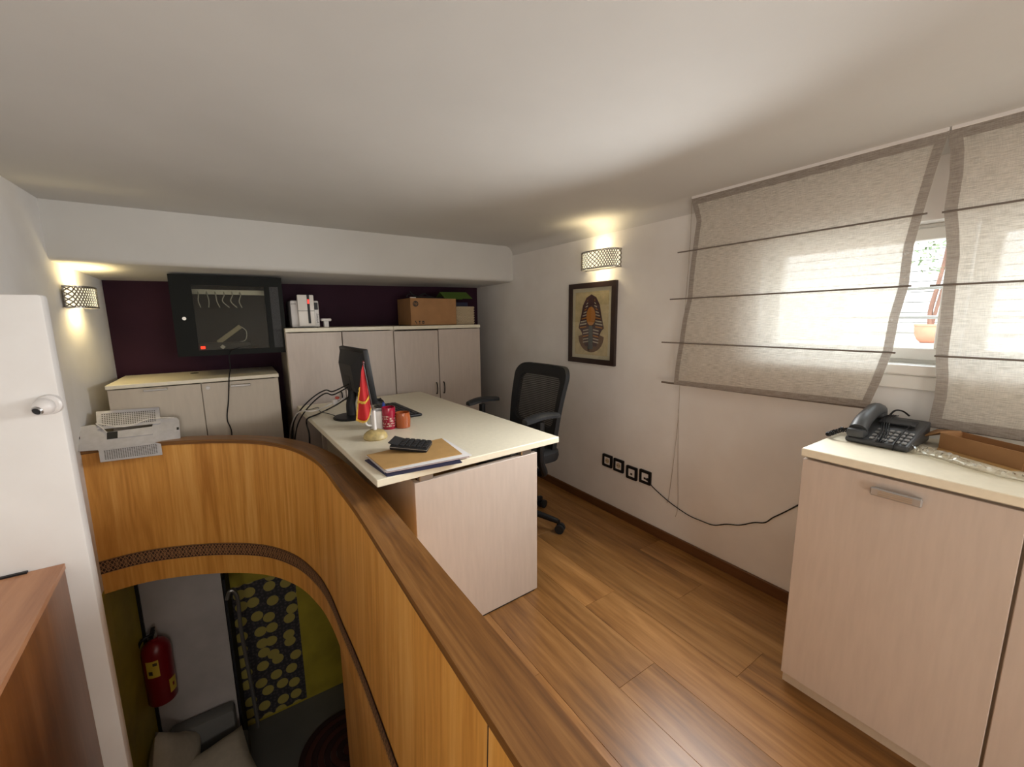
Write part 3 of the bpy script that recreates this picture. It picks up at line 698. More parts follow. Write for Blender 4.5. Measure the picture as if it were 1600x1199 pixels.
# contents
pp = thing('patch_panel', 'pale patch panel with white leads inside the rack', 'patch panel', (0, 3.35, RKZ1 - .13))
obj('panel', G().box((gx0 - .04, 3.36, RKZ1 - .105), (gx1 + .04, 3.38, RKZ1 - .075)), GREY, pp)
for i in range(6):
    x = gx0 + .02 + i * .045; obj('patch_lead', G().tube([(x, 3.36, RKZ1 - .09), (x + .004, 3.33, RKZ1 - .11), (x + random.uniform(-.01, .02), 3.325, RKZ1 - .15), (x + .05 * random.random(), 3.34, RKZ1 - .19)], .003, 6), WHITEP, pp, smooth=True)
ro = thing('router', 'slanted pale box device inside the rack', 'router', (-.04, 3.36, 1.2))
m_ = Matrix.Translation((-.035, 3.36, 1.21)) @ Matrix.Rotation(math.radians(-38), 4, 'Y')
obj('case', G().box((-.085, -.03, -.014), (.085, .03, .014), .003, m_), mat('beige_plastic', (.5, .43, .3), .5), ro)
obj('lead', G().tube([m_ @ V(.08, -.02, .01), V(.06, 3.33, 1.23), V(.05, 3.325, 1.17), V(.0, 3.33, 1.155)], .003, 6), WHITEP, ro, smooth=True)
ps = thing('power_strip', 'black power strip with red lit switch inside the rack', 'power strip', (0, 3.30, 1.1))
obj('bar', G().box((gx0 - .01, 3.27, RKZ0 + .02), (gx1 - .1, 3.32, RKZ0 + .075), .004), BLACK, ps)
sp = at(317, 540, 1, 3.268); sp.z = RKZ0 + .047
obj('switch', G().box((sp.x - .012, 3.264, sp.z - .009), (sp.x + .012, 3.272, sp.z + .009), .002), emis('red_switch_glow', (1, .03, .01), 1.6), ps)
sq = at(348, 540, 1, 3.268); obj('outlet', G().box((sq.x - .011, 3.266, sp.z - .011), (sq.x + .011, 3.272, sp.z + .011), .002, Matrix.Translation((sq.x, 0, sp.z)) @ Matrix.Rotation(math.radians(45), 4, 'Y') @ Matrix.Translation((-sq.x, 0, -sp.z))), WHITEP, ps)
pth = [V(.118, 3.30, RKZ0 + .05), at(362, 548, 1, 3.16), at(360, 575, 1, 3.13), at(358, 590, 1, LF - .012), at(357, 625, 1, LF - .01), at(355, 655, 1, LF - .012), at(362, 676, 1, LF - .014), at(362, 720, 1, LF - .02)]
tag(obj('rack_power_cable', G().tube(pth, .0035, 6), BLACK, None, smooth=True), 'black power cable hanging from the rack past the low cabinet', 'cable')

# ================================================================== ON THE TALL CABINETS
def cabz(): return TH
t = thing('card_printer', 'white card printer with a red lit slot on the tall cabinet', 'printer', (.42, 3.36, TH))
obj('body', G().box((.330, 3.25, TH + .004), (.510, 3.50, TH + .188), .008), WHITEP, t, smooth=True)
fp = obj('front_cover', G().box((.372, 3.215, TH + .010), (.476, 3.26, TH + .226), .006), mat('printer_white', (.78, .74, .69), .3), t, smooth=True)
obj('slot', G().box((.432, 3.2125, TH + .03), (.448, 3.216, TH + .226), .001), BLACK, fp)
obj('status_light', G().box((.434, 3.2115, TH + .165), (.446, 3.213, TH + .195), .0005), emis('red_status_glow', (.9, .04, .03), .7), fp)
obj('seam', G().box((.372, 3.2135, TH + .115), (.476, 3.2152, TH + .118)), BLACK, fp)
obj('display', G().box((.481, 3.2465, TH + .125), (.504, 3.251, TH + .175), .001), DGREY, t)
RX90 = Matrix.Rotation(math.pi / 2, 4, 'X')
inv = Matrix.Translation(-Vector(t.location))
text('lettering', 'primacy', .021, CHAR, t, inv @ Matrix.Translation((.494, 3.2492, TH + .065)) @ RX90 @ Matrix.Rotation(math.pi / 2, 4, 'Z'))
text('lettering', 'evolis', .014, CHAR, t, inv @ Matrix.Translation((.351, 3.2492, TH + .165)) @ RX90)
for fx_, fy_ in ((.34, 3.27), (.48, 3.27), (.34, 3.46), (.48, 3.46)): obj('foot', G().box((fx_, fy_, TH), (fx_ + .02, fy_ + .02, TH + .005)), BLACK, t)
t = thing('tape_stand', 'small white T-shaped stand beside the card printer', 'stand', (.553, 3.27, TH))
obj('stem', G().box((-.016, -.02, 0), (.016, .02, .045), .003), WHITEP, t, world=False)
obj('head', G().box((-.032, -.028, .043), (.034, .028, .064), .007), WHITEP, t, smooth=True, world=False)

bx0, bx1, by0, by1, bz = 1.165, 1.560, 3.19, 3.50, .212
t = thing('cardboard_box', 'brown cardboard box with printed round logo on the tall cabinet', 'box', ((bx0 + bx1) / 2 - .03, 3.35, TH))
g = G(); th = .004
g.box((bx0, by0, TH), (bx1, by0 + th, TH + bz)).box((bx0, by1 - th, TH), (bx1, by1, TH + bz)).box((bx1 - th, by0 + th, TH), (bx1, by1 - th, TH + bz)).box((bx0, by0 + th, TH), (bx0 + th, by1 - th, TH + bz)).box((bx0, by0, TH), (bx1, by1, TH + th))
bxo = obj('carton', g, CARD, t)
obj('flap', G().box((bx0, by0, TH + bz), (bx1, by0 + .15, TH + bz + .004)).box((bx0, by0 + .156, TH + bz), (bx1, by1, TH + bz + .004)), CARD, t)
inv = Matrix.Translation(-Vector(t.location))
lc = V(bx0 + .042, by0 - .0012, TH + bz - .040)
obj('logo', G().cyl(lc + V(0, .0012, 0), lc, .023, n=28), CHAR, bxo)
text('logo_letters', 'hp', .034, CARD, bxo, inv @ Matrix.Translation(lc + V(0, -.0004, .003)) @ RX90)
for k in range(3):
    x = bx0 + .040 + k * .030; z = TH + .026
    if k == 0: gg = G().prism([(x - .010, by0 - .001, z + .012), (x - .002, by0 - .001, z + .012), (x + .008, by0 - .001, z - .010), (x + .002, by0 - .001, z - .010)], (0, .0012, 0))
    elif k == 1: gg = G().prism([(x - .009, by0 - .001, z + .012), (x + .009, by0 - .001, z + .012), (x + .002, by0 - .001, z - .001), (x + .002, by0 - .001, z - .008), (x + .007, by0 - .001, z - .011), (x - .007, by0 - .001, z - .011), (x - .002, by0 - .001, z - .008), (x - .002, by0 - .001, z - .001)], (0, .0012, 0))
    else: gg = G().ring([(x - .009, by0 - .001, z - .011), (x + .009, by0 - .001, z - .011), (x + .009, by0 - .001, z + .011), (x - .009, by0 - .001, z + .011)], [(x - .004, by0 - .001, z - .004), (x + .004, by0 - .001, z - .004), (x + .004, by0 - .001, z + .003), (x - .004, by0 - .001, z + .003)], (0, .0012, 0))
    obj('handling_mark', gg, CHAR, bxo)
t = thing('wicker_basket', 'pale woven basket at the right end of the tall cabinets', 'basket', (1.66, 3.36, TH))
g = G(); wx0, wx1, wy0, wy1, wh = 1.575, 1.742, 3.22, 3.48, .148
for r in range(14):
    z = TH + .006 + r * .0105; ph = r % 2
    pts = []
    nseg = 14
    for (ax, ay, bx_, by_) in ((wx0, wy0, wx1, wy0), (wx1, wy0, wx1, wy1), (wx1, wy1, wx0, wy1), (wx0, wy1, wx0, wy0)):
        for i in range(nseg):
            tt = i / nseg; o_ = .003 * (1 if (i + ph) % 2 else -1); nx, ny = (by_ - ay), -(bx_ - ax); l_ = math.hypot(nx, ny)
            pts.append(V(ax + (bx_ - ax) * tt + nx / l_ * o_, ay + (by_ - ay) * tt + ny / l_ * o_, z))
    pts.append(pts[0]); g.tube(pts, .0058, 5, sm=False, cap=False)
o = obj('weave', g, mat('pale_wicker', (.50, .40, .27), .8), t, smooth=True)
obj('rim', G().tube([(wx0, wy0, TH + wh), (wx1, wy0, TH + wh), (wx1, wy1, TH + wh), (wx0, wy1, TH + wh), (wx0, wy0, TH + wh)], .007, 6, sm=False), MATS['pale_wicker'], t)
obj('bottom', G().box((wx0, wy0, TH), (wx1, wy1, TH + .004)), MATS['pale_wicker'], t)
tag(obj('blue_binder', G().box((1.575, 3.30, TH + wh + .008), (1.73, 3.49, TH + wh + .045), .004), NAVY, None), 'dark blue binder lying on the woven basket', 'binder')
g = G(); zb = TH + bz + .0045
g.prism([(1.475, 3.215, zb), (1.738, 3.225, zb + .004), (1.715, 3.300, zb + .060), (1.462, 3.290, zb + .056)], (0, .003, .003)).prism([(1.715, 3.300, zb + .060), (1.462, 3.290, zb + .056), (1.47, 3.42, zb + .002), (1.735, 3.42, zb + .004)], (0, 0, .003))
tag(obj('green_folder', g, GREEN, None), 'green cardboard folder lying on the brown box', 'folder')
pth = [V(1.17, 3.28, zb + .010), V(1.20, 3.30, zb + .035), V(1.26, 3.27, zb + .018), V(1.32, 3.29, zb + .042), V(1.35, 3.27, zb + .024), V(1.41, 3.25, zb + .008), V(1.46, 3.212, zb + .012)]
tag(obj('cable_tangle', G().tube(pth, .0045, 6).tube([V(1.22, 3.34, zb + .06), V(1.25, 3.33, zb + .03), V(1.30, 3.33, zb + .022), V(1.36, 3.35, zb + .05)], .004, 6).tube([V(1.18, 3.25, zb + .004), V(1.25, 3.24, zb + .012), V(1.36, 3.235, zb + .010), V(1.45, 3.25, zb + .004)], .0045, 6), DGREY, None, smooth=True), 'dark tangled cables lying on top of the brown box', 'cable')
tag(obj('white_adapter', G().box((1.112, 3.222, zb), (1.160, 3.240, zb + .010), .003, Matrix.Translation((.07, .01, .0))), WHITEP, None), 'small white adapter at the left end of the brown box', 'adapter')

# ================================================================== ON THE DESK
t = thing('monitor', 'black computer monitor seen from behind on the desk', 'monitor', (.512, 2.45, DZ), math.radians(4))
obj('stand_base', G().lathe([(0, 0), (.098, 0), (.100, .006), (.094, .012), (.03, .017), (0, .017)], n=32), BLACK, t, smooth=True, world=False)
obj('stand_neck', G().tube([(0, 0, .015), (0, 0, .08), (.012, 0, .13), (.018, 0, .20)], lambda u: .027 - .004 * u, 14), BLACK, t, smooth=True, world=False)
MT = Matrix.Translation((.045, 0, .255)) @ Matrix.Rotation(math.radians(-7), 4, 'Y')
sc = obj('screen_housing', G().box((-.012, -.222, -.148), (.018, .222, .148), .006).xf(MT), BLACK, t, smooth=True, world=False)
g = G(); A = [(-.012, -.205, -.13), (-.012, .205, -.13), (-.012, .205, .13), (-.012, -.205, .13)]; B = [(-.058, -.115, -.085), (-.058, .115, -.085), (-.058, .115, .065), (-.058, -.115, .065)]
g.add(A + B, [[4, 5, 6, 7], [0, 1, 5, 4], [1, 2, 6, 5], [2, 3, 7, 6], [3, 0, 4, 7]]); obj('back_shell', g.xf(MT), DGREY, sc, world=False)
obj('vesa_recess', G().box((-.0592, -.05, -.085), (-.057, .05, .0), .001).xf(MT), BLACK, sc, world=False)
obj('screen', G().box((.0182, -.208, -.133), (.0195, .208, .133)).xf(MT), mat('screen_black', (.01, .01, .012), .12), sc, world=False)

t = thing('keyboard', 'black keyboard on the desk in front of the monitor', 'keyboard', (.775, 2.455, DZ), math.radians(3))
obj('case', G().box((-.072, -.22, .002), (.072, .20, .016), .005), BLACK, t, smooth=True, world=False)
kg = None
for r in range(5):
    for c in range(14):
        x = -.054 + r * .0235; y = -.196 + c * .0282
        if kg is None: kg = obj('key', G().box((-.009, -.0105, 0), (.009, .0105, .005), .0012), DGREY, t, world=False); o = kg
        else: o = kg.copy(); COL.objects.link(o); o.parent = t
        o.location = (x, y, .0155)
t = thing('mouse', 'black mouse beyond the keyboard on the desk', 'mouse', (.742, 2.765, DZ), math.radians(10))
g = G()
g.lathe([(0, .034), (.012, .033), (.022, .026), (.029, .014), (.031, .004), (.029, 0), (0, 0)], n=22).xf(Matrix.Diagonal((1.7, 1.0, 1, 1))); obj('shell', g, BLACK, t, smooth=True, world=False)
obj('wheel', G().cyl((.028, -.003, .028), (.028, .003, .028), .007, n=12), DGREY, t, world=False)

# little flag
fb = at(587, 685, 2, DZ)
t = thing('table_flag', 'small red table flag with gold fringe on a domed stand', 'flag', (fb.x, fb.y, DZ))
obj('stand', G().lathe([(0, 0), (.052, 0), (.056, .006), (.052, .022), (.040, .034), (.028, .040), (.012, .042), (0, .042)], n=24), mat('pale_gilt_wood', (.52, .40, .17), .45, var=.35, vscale=40), t, smooth=True, world=False)
obj('socket', G().lathe([(.008, .038), (.007, .075), (.006, .135), (.0, .137)], n=14), WHITEP, t, smooth=True, world=False)
PT = V(-.032, .008, .360)
obj('pole', G().cyl((0, 0, .10), PT, .0028, n=8), mat('dark_pole', (.05, .03, .03), .4), t, smooth=True, world=False)
obj('finial', G().lathe([(0, -.006), (.006, 0), (.005, .008), (0, .013)], PT, 12), mat('dark_red_knob', (.10, .01, .012), .4), t, smooth=True, world=False)
def cloth(u, v):
    """v 0 top at the pole .. 1 bottom; the fly edge droops"""
    base = PT.lerp(V(-.004, .001, .135), v ** .95 * .86)
    wdt = .012 + .058 * v ** .9
    x = base.x - u * wdt; z = base.z - u * (.030 + .026 * v) - (.045 * v * v * math.sin(math.pi * min(1, u * .8 + .15)))
    y = base.y + .016 * math.sin(u * 6.5 + v * 2) * v - .010 * u
    return V(x, y, z)
g = G().grid(cloth, 14, 22); n0 = len(g.v)
fl_ = obj('cloth', g, RED, t, smooth=True, world=False)
md = fl_.modifiers.new('thickness', 'SOLIDIFY'); md.thickness = .002
fr = [cloth(1, i / 24) for i in range(8, 25)] + [cloth(1 - i / 10, 1) for i in range(1, 11)]
g = G()
for a_, b_ in zip(fr, fr[1:]):
    for k in range(3):
        p = a_.lerp(b_, k / 3); dirn = V(random.uniform(-.006, -.001), random.uniform(-.002, .002), -.008)
        g.cyl(p, p + dirn, .0018, .0010, n=5)
g.tube(fr, .0025, 6, sm=False)
o = obj('fringe', g, GOLD, fl_, world=False); o['kind'] = 'stuff'
band = [cloth(i / 8, .62 + .10 * (1 - i / 8)) + V(0, -.006, 0) for i in range(9)]
g = G().tube(band, .003, 6, sm=False)
for p in crom(band, 4): g.cyl(p, p + V(random.uniform(-.003, .003), -.001, -.009), .0018, .001, n=5)
o = obj('fold_fringe', g, GOLD, fl_, world=False); o['kind'] = 'stuff'

# mug, glasses, pen
mb = at(592, 668.5, 2, DZ)
t = thing('mug', 'white ceramic mug holding a blue pen', 'mug', (mb.x, mb.y, DZ))
obj('cup', G().lathe([(0, .004), (.036, .004), (.0365, .094), (.0405, .095), (.041, .092), (.040, .006), (.037, 0), (0, 0)], n=30), WHITEP, t, smooth=True, world=False)
obj('handle', G().tube([(-.039, -.008, .078), (-.060, -.014, .074), (-.070, -.017, .050), (-.060, -.014, .026), (-.039, -.008, .020)], .0052, 8), WHITEP, t, smooth=True, world=False)
t = thing('pen', 'blue pen standing in the white mug', 'pen', (mb.x + .01, mb.y, DZ + .005))
obj('barrel', G().cyl((-.012, 0, .004), (.018, .006, .105), .004, n=10), BLUE, t, smooth=True, world=False)
obj('cap', G().cyl((.018, .006, .105), (.024, .0072, .125), .0055, n=10).box((.019, .001, .098), (.030, .006, .118), .001), BLUE, t, smooth=True, world=False)
rb = at(608.5, 669.5, 2, DZ)
t = thing('tumbler', 'dark red glass tumbler with pale printed pattern', 'tumbler', (rb.x, rb.y, DZ))
obj('glass', G().lathe([(0, .006), (.029, .008), (.030, .112), (.0335, .113), (.034, .110), (.033, .01), (.030, 0), (0, 0)], n=30), mat('red_glazed_glass', (.30, .008, .03), .12), t, smooth=True, world=False)
obj('wax', G().lathe([(0, .01), (.028, .01), (.028, .075), (0, .075)], n=24), REDM, t, smooth=True, world=False)
g = G(); PR = mat('pale_print', (.60, .40, .34), .6)
for r in range(5):
    k = 0
    while k < 34:
        wd = random.choice((1, 1, 2)); a0 = 2 * math.pi * k / 36; a1 = 2 * math.pi * (k + wd - .45) / 36; z = .066 - r * .0125; h = random.choice((.004, .007, .009)); R_ = .0343
        if random.random() < .8: g.add([(R_ * math.cos(a), R_ * math.sin(a), zz) for zz in (z, z + h) for a in (a0, a1)], [[0, 1, 3, 2]])
        k += wd
o = obj('print', g, PR, t, world=False); o['kind'] = 'stuff'
ab = at(630, 667.5, 2, DZ)
t = thing('candle_holder', 'amber glass candle holder with orange wax', 'candle', (ab.x, ab.y, DZ))
obj('glass', G().lathe([(0, .004), (.034, .005), (.037, .040), (.033, .079), (.0355, .080), (.040, .042), (.037, .002), (.03, 0), (0, 0)], n=30), mat('amber_glazed_glass', (.34, .085, .025), .15), t, smooth=True, world=False)
obj('wax', G().lathe([(0, .006), (.033, .006), (.0355, .034), (0, .034)], n=26), mat('orange_wax', (.48, .16, .03), .5), t, smooth=True, world=False)

# folders, papers, calculator
def sheet(name, pix, z, th, m, label, cat):
    pts = [at(px, py, 2, z + th) for px, py in pix]
    g = G().prism([(p.x, p.y, z) for p in pts], (0, 0, th)); return tag(obj(name, g, m, None), label, cat)
sheet('document_folder', ((570, 719), (690, 690), (722, 722), (605, 744)), DZ, .004, NAVY, 'navy blue folder at the bottom of the paper pile', 'folder')
for k in range(4):
    dx = (0, 6, 3, 9)[k]; dy = (0, 1, -1, -1.5)[k]
    sheet('paper_sheet', ((572 + dx * .2, 713 + dy), (692 + dx * .3, 687 + dy), (728 + dx, 713 + dy), (601 + dx * .5, 738 + dy)), DZ + .0041 + k * .0022, .0020, PAPER if k != 1 else mat('pinkish_paper', (.52, .40, .38), .7),
          ('white paper sheet lowest in the pile under the brown envelope', 'pinkish paper sheet in the pile under the brown envelope', 'white paper sheet in the middle of the pile on the desk', 'white paper sheet directly under the brown envelope')[k], 'paper')
sheet('kraft_envelope', ((573, 711), (690, 685), (722, 709), (600, 733)), DZ + .0131, .003, KRAFT, 'brown kraft envelope under the calculator', 'envelope')
t = thing('calculator', 'black desktop calculator with silver edge on the brown envelope', 'calculator', (.578, 1.640, DZ + .0165), math.radians(-34))
TL = Matrix.Translation((0, 0, .004)) @ Matrix.Rotation(math.radians(6), 4, 'Y')
bd = obj('body', G().box((-.082, -.058, 0), (.072, .058, .020), .005).xf(TL), BLACK, t, smooth=True, world=False)
obj('trim', G().box((-.0825, -.0585, .0105), (.0725, .0585, .0135), .001).xf(TL), GREY, bd, world=False)
obj('display', G().box((-.022, -.050, 0), (.020, .050, .004), .001).xf(TL @ Matrix.Translation((-.070, 0, .021)) @ Matrix.Rotation(math.radians(10), 4, 'Y')), DGREY, bd, world=False)
kg = None
for r in range(5):
    for c in range(5):
        if kg is None: kg = obj('key', G().box((-.0085, -.008, 0), (.0085, .008, .005), .0012).xf(TL), DGREY, t, world=False); o = kg
        else: o = kg.copy(); COL.objects.link(o); o.parent = t
        px_, py_ = -.034 + r * .0235, -.042 + c * .021; o.location = TL @ V(px_, py_, .019) - TL @ V(0, 0, 0)
# cables from the monitor over the desk edge
def px_path(pts): return [at(a, b, ax, v) for a, b, ax, v in pts]
ex, ez = .26, .50
tag(obj('monitor_cable', G().tube([V(.50, 2.42, .94)] + px_path(((520, 612, 0, .44), (508, 610, 0, .40), (488, 622, 0, .34), (468, 643, 0, .275), (458, 665, 0, .255), (456, 700, 0, .25), (455, 760, 0, .25))), .004, 7), BLACK, None, smooth=True), 'upper black cable arching from the monitor over the desk edge', 'cable')
tag(obj('monitor_cable', G().tube([V(.50, 2.44, .92)] + px_path(((521, 617, 0, .43), (508, 615, 0, .39), (490, 628, 0, .34), (472, 650, 0, .28), (463, 672, 0, .258), (460, 705, 0, .255), (459, 760, 0, .25))), .004, 7), BLACK, None, smooth=True), 'lower black cable arching from the monitor over the desk edge', 'cable')
tag(obj('white_cable', G().tube(px_path(((530, 624, 0, .50), (518, 631, 0, .46), (492, 642, 0, .335), (470, 643, 0, .275), (459, 655, 0, .252), (453, 680, 0, .245), (452, 720, 0, .245))), .004, 7), WHITEP, None, smooth=True), 'white cable hanging over the left desk edge', 'cable')
tag(obj('power_cable', G().tube([V(.49, 2.40, .87)] + px_path(((527, 632, 0, .45), (512, 640, 2, DZ + .006), (495, 648, 2, DZ + .006), (481, 654, 2, DZ + .006), (479, 662, 0, .292), (483, 678, 0, .286), (484, 700, 0, .286), (484, 760, 0, .28))), .0045, 7), BLACK, None, smooth=True), 'thick black power cable crossing the desk corner', 'cable')
tag(obj('thin_cable', G().tube(px_path(((470, 642, 2, DZ + .003), (485, 640, 2, DZ + .003), (497, 637, 2, DZ + .003), (500, 643, 2, DZ + .003), (515, 647, 2, DZ + .003), (524, 650, 2, DZ + .003))), .002, 6), BLACK, None, smooth=True), 'thin black cable lying flat on the desk by the monitor base', 'cable')
c = at(524, 628, 0, .455)
t = thing('cable_adapter', 'white plug adapter with red cap behind the monitor', 'adapter', c)
obj('block', G().box((-.016, -.02, -.014), (.014, .02, .016), .004), WHITEP, t, smooth=True, world=False)
obj('clip', G().box((.002, -.015, .016), (.022, .015, .030), .003), mat('coral_plastic', (.6, .10, .07), .5), t, smooth=True, world=False)
obj('cord', G().tube([(.014, 0, 0), (.03, .0, .005), (.05, -.01, .02)], .005, 8), WHITEP, t, smooth=True, world=False)

# ================================================================== METAL LAMP PARTS ON THE PARAPET
def on_tilt(px, py, lift=0.):
    """pixel -> point on the plane of the plate, which leans back on the parapet cap"""
    c = (px - PPX, py - PPY, FPX); d = V(*[sum(R3[i][k] * c[k] for k in range(3)) for i in range(3)])
    n_ = V(.04, -.72, .69).normalized(); p0 = V(-.50, 2.915, .672) + n_ * lift; o_ = V(0, 0, EYE)
    return o_ + d * ((p0 - o_).dot(n_) / d.dot(n_))
NT = V(.04, -.72, .69).normalized()
PLATE = mat('painted_metal_plate', (.50, .49, .52), .42, metal=.25, var=.12, vscale=30)
lp0 = on_tilt(200, 690)
t = thing('metal_bracket', 'grey perforated metal lamp bracket lying on the parapet', 'bracket', lp0)
def poly(name, pix, m, lift=0., th=.003, par=t): return obj(name, G().prism([on_tilt(a, b, lift) for a, b in pix], NT * th), m, par)
poly('bar', ((123, 668), (148, 664), (168, 676), (238, 667), (240, 656), (276, 653), (280, 657), (282, 685), (276, 691), (252, 692), (252, 700), (160, 712), (153, 704), (122, 706), (120, 702)), PLATE)
def wing(a, b, c, d, lift, name):
    """perforated wing: quad a b c d in pixels, drawn as a rim and a woven grid"""
    A, B, C_, D_ = [on_tilt(*q, lift) for q in (a, b, c, d)]
    def q(u, v): return (A.lerp(B, u)).lerp(D_.lerp(C_, u), v)
    rim = obj(name, G().ring([A, B, C_, D_], [q(.07, .14), q(.93, .14), q(.93, .86), q(.07, .86)], NT * .003), PLATE, t)
    g = G(); nu, nv = 24, 7
    for i in range(nu + 1):
        u = .07 + .86 * i / nu; g.add([q(u - .008, .14), q(u + .008, .14), q(u + .008, .86), q(u - .008, .86)], [[0, 1, 2, 3]])
    for j in range(nv + 1):
        v = .14 + .72 * j / nv; g.add([q(.07, v - .022), q(.93, v - .022), q(.93, v + .022), q(.07, v + .022)], [[0, 1, 2, 3]])
    g.v = [p + NT * .0015 for p in g.v]; o = obj('perforation_grid', g, PLATE, rim); o['kind'] = 'stuff'
    obj('backing', G().prism([q(.07, .14), q(.93, .14), q(.93, .86), q(.07, .86)], -NT * .001), mat('dark_backing', (.07, .06, .05), .7), rim)
wing((150, 644), (249, 637), (251, 662), (152, 672), .004, 'perforated_wing')
wing((154, 703), (251, 690), (254, 711), (157, 723), .006, 'perforated_wing')
poly('slot', ((167, 676), (184, 674), (184, 685), (167, 687)), BLACKM, .0035, .0008)
poly('slide', ((184, 674), (239, 668), (239, 679), (184, 685)), PLATE, .0035, .002)
for q in ((121.5, 685), (276, 670)): poly('screw_hole', ((q[0], q[1] - 2), (q[0] + 3.5, q[1] - 2.3), (q[0] + 3.5, q[1] + 1.7), (q[0], q[1] + 2)), BLACKM, .0035, .0008)
obj('wire', G().tube([on_tilt(a, b, .012) for a, b in ((167, 676), (158, 668), (150, 662), (165, 664), (185, 667), (200, 666), (215, 661), (232, 655), (255, 653), (272, 653))], .0022, 6), WHITEP, t, smooth=True)

# ================================================================== BLINDS
XB = 1.93
def edge(pix): 
    pts = sorted([at(a, b, 0, XB) for a, b in pix], key=lambda p: p.z)
    def f(z):
        if z <= pts[0].z: return pts[0].y
        for p, q in zip(pts, pts[1:]):
            if z <= q.z: return p.y + (q.y - p.y) * (z - p.z) / (q.z - p.z)
        return pts[-1].y
    return f
ZB = (1.868, 1.624, 1.391, 1.161)
def billow(z):
    for a, b in zip(ZB + (), ZB[1:] + (.945,)):
        if b <= z <= a: return math.sin(math.pi * (z - b) / (a - b))
    return 0.
def blind(label, el, er, zbl, zbr, rods, bottom_rod, amp):
    t = thing('roman_blind', label, 'blind', (XB, (el(1.4) + er(1.4)) / 2, .94), group=None)
    def fn(u, v, dx=0.):
        zb = zbl + (zbr - zbl) * u; z = 1.868 + (zb - 1.868) * v
        y = el(z) + (er(z) - el(z)) * u
        return V(XB + dx - amp * billow(z) * (.6 + .4 * math.sin(u * 5)), y, z)
    uv = lambda u, v: (u * abs(el(1.4) - er(1.4)), v * .93)
    obj('fabric', G().grid(fn, 24, 64, uvs=uv), LINEN, t, smooth=True)
    W_ = abs(el(1.4) - er(1.4)); hw = .026 / W_
    for nm, (u0, u1, v0, v1) in (('side_hem', (0, hw, 0, 1)), ('side_hem', (1 - hw, 1, 0, 1)), ('top_hem', (hw, 1 - hw, 0, .035)), ('bottom_hem', (hw, 1 - hw, .972, 1))):
        vert = nm == 'side_hem'
        obj(nm, G().grid(lambda u, v: fn(u0 + (u1 - u0) * u, v0 + (v1 - v0) * v, -.0022), 2 if vert else 24, 64 if vert else 2, uvs=lambda u, v: uv(u0 + (u1 - u0) * u, v0 + (v1 - v0) * v)), HEM, t, smooth=True)
    for a, b in rods: obj('batten', G().cyl(at(*a, 0, XB - .010), at(*b, 0, XB - .010), .0032, n=8), mat('batten_wood', (.15, .12, .10), .6), t, smooth=True)
    obj('bottom_bar', G().cyl(at(*bottom_rod[0], 0, XB + .004), at(*bottom_rod[1], 0, XB + .004), .0055, n=8), MATS['batten_wood'], t, smooth=True)
    ya, yb = el(1.868), er(1.868)
    obj('head_rail', G().box((XB - .004, min(ya, yb), 1.866), (XB + .022, max(ya, yb), 1.8795), .002), WHITEP, t)
    return t, fn
t1, f1 = blind('wide grey linen roman blind over the window', edge(((1081, 313), (1090, 345), (1083, 390), (1075, 466), (1068, 500), (1062, 536), (1057, 570), (1053, 601))),
      edge(((1483, 209), (1464, 263), (1443, 332), (1428, 385), (1420, 447), (1405, 497), (1395, 549), (1376, 597), (1357, 637))), .937, .957,
      (((1059, 395), (1449, 333.5)), ((1047, 468), (1424, 447)), ((1034, 535), (1399, 551.5))), ((1034, 597), (1360, 638)), .007)
yend = -.62
def far(z): return yend
e2 = edge(((1483, 214), (1486, 240), (1484.5, 276), (1475, 331), (1479, 365), (1480, 400), (1474, 446), (1470, 500), (1462, 555), (1464, 590), (1461, 620), (1449, 668)))
t = thing('roman_blind', 'grey linen roman blind cut off at the right edge of the photo', 'blind', (XB, -.1, .94))
def fn2(u, v, dx=0.):
    z = 1.868 + (.921 - 1.868) * v; y = e2(z) + (yend - e2(z)) * u; return V(XB + dx - .007 * billow(z), y, z)
obj('fabric', G().grid(fn2, 24, 64, uvs=lambda u, v: (u * .98, v * .94)), LINEN, t, smooth=True)
for nm, (u0, u1, v0, v1) in (('side_hem', (0, .03, 0, 1)), ('side_hem', (.97, 1, 0, 1)), ('top_hem', (.03, .97, 0, .035)), ('bottom_hem', (.03, .97, .965, 1))):
    vert = nm == 'side_hem'
    obj(nm, G().grid(lambda u, v: fn2(u0 + (u1 - u0) * u, v0 + (v1 - v0) * v, -.0022), 2 if vert else 24, 64 if vert else 2, uvs=lambda u, v: ((u0 + (u1 - u0) * u) * .98, (v0 + (v1 - v0) * v) * .94)), HEM, t, smooth=True)
for a in ((1472, 332), (1453, 446.5), (1460, 556.5)):
    p = at(*a, 0, XB - .010); obj('batten', G().cyl(p, V(p.x, yend - .02, p.z), .0032, n=8), MATS['batten_wood'], t, smooth=True)
obj('bottom_bar', G().cyl((XB + .004, .355, .923), (XB + .004, yend - .01, .923), .0055, n=8), MATS['batten_wood'], t, smooth=True)
obj('head_rail', G().box((XB - .004, yend, 1.866), (XB + .022, e2(1.868) - .003, 1.8795), .002), WHITEP, t)
g = G().tube([at(1081, 316, 0, XB + .03), at(1077, 400, 0, XB + .03), at(1064, 560, 0, XB + .035), at(1059, 660, 0, XR - .006), at(1046, 770, 0, XR - .004), at(1042, 786, 0, XR - .003)], .0011, 5)
g.tube([at(1060, 640, 0, XR - .006), at(1059, 720, 0, XR - .005), at(1059, 790, 0, XR - .003), at(1055, 808, 0, XR - .003)], .0011, 5)
obj('pull_cord', g, mat('beige_cord', (.36, .30, .24), .8), t1, smooth=True)

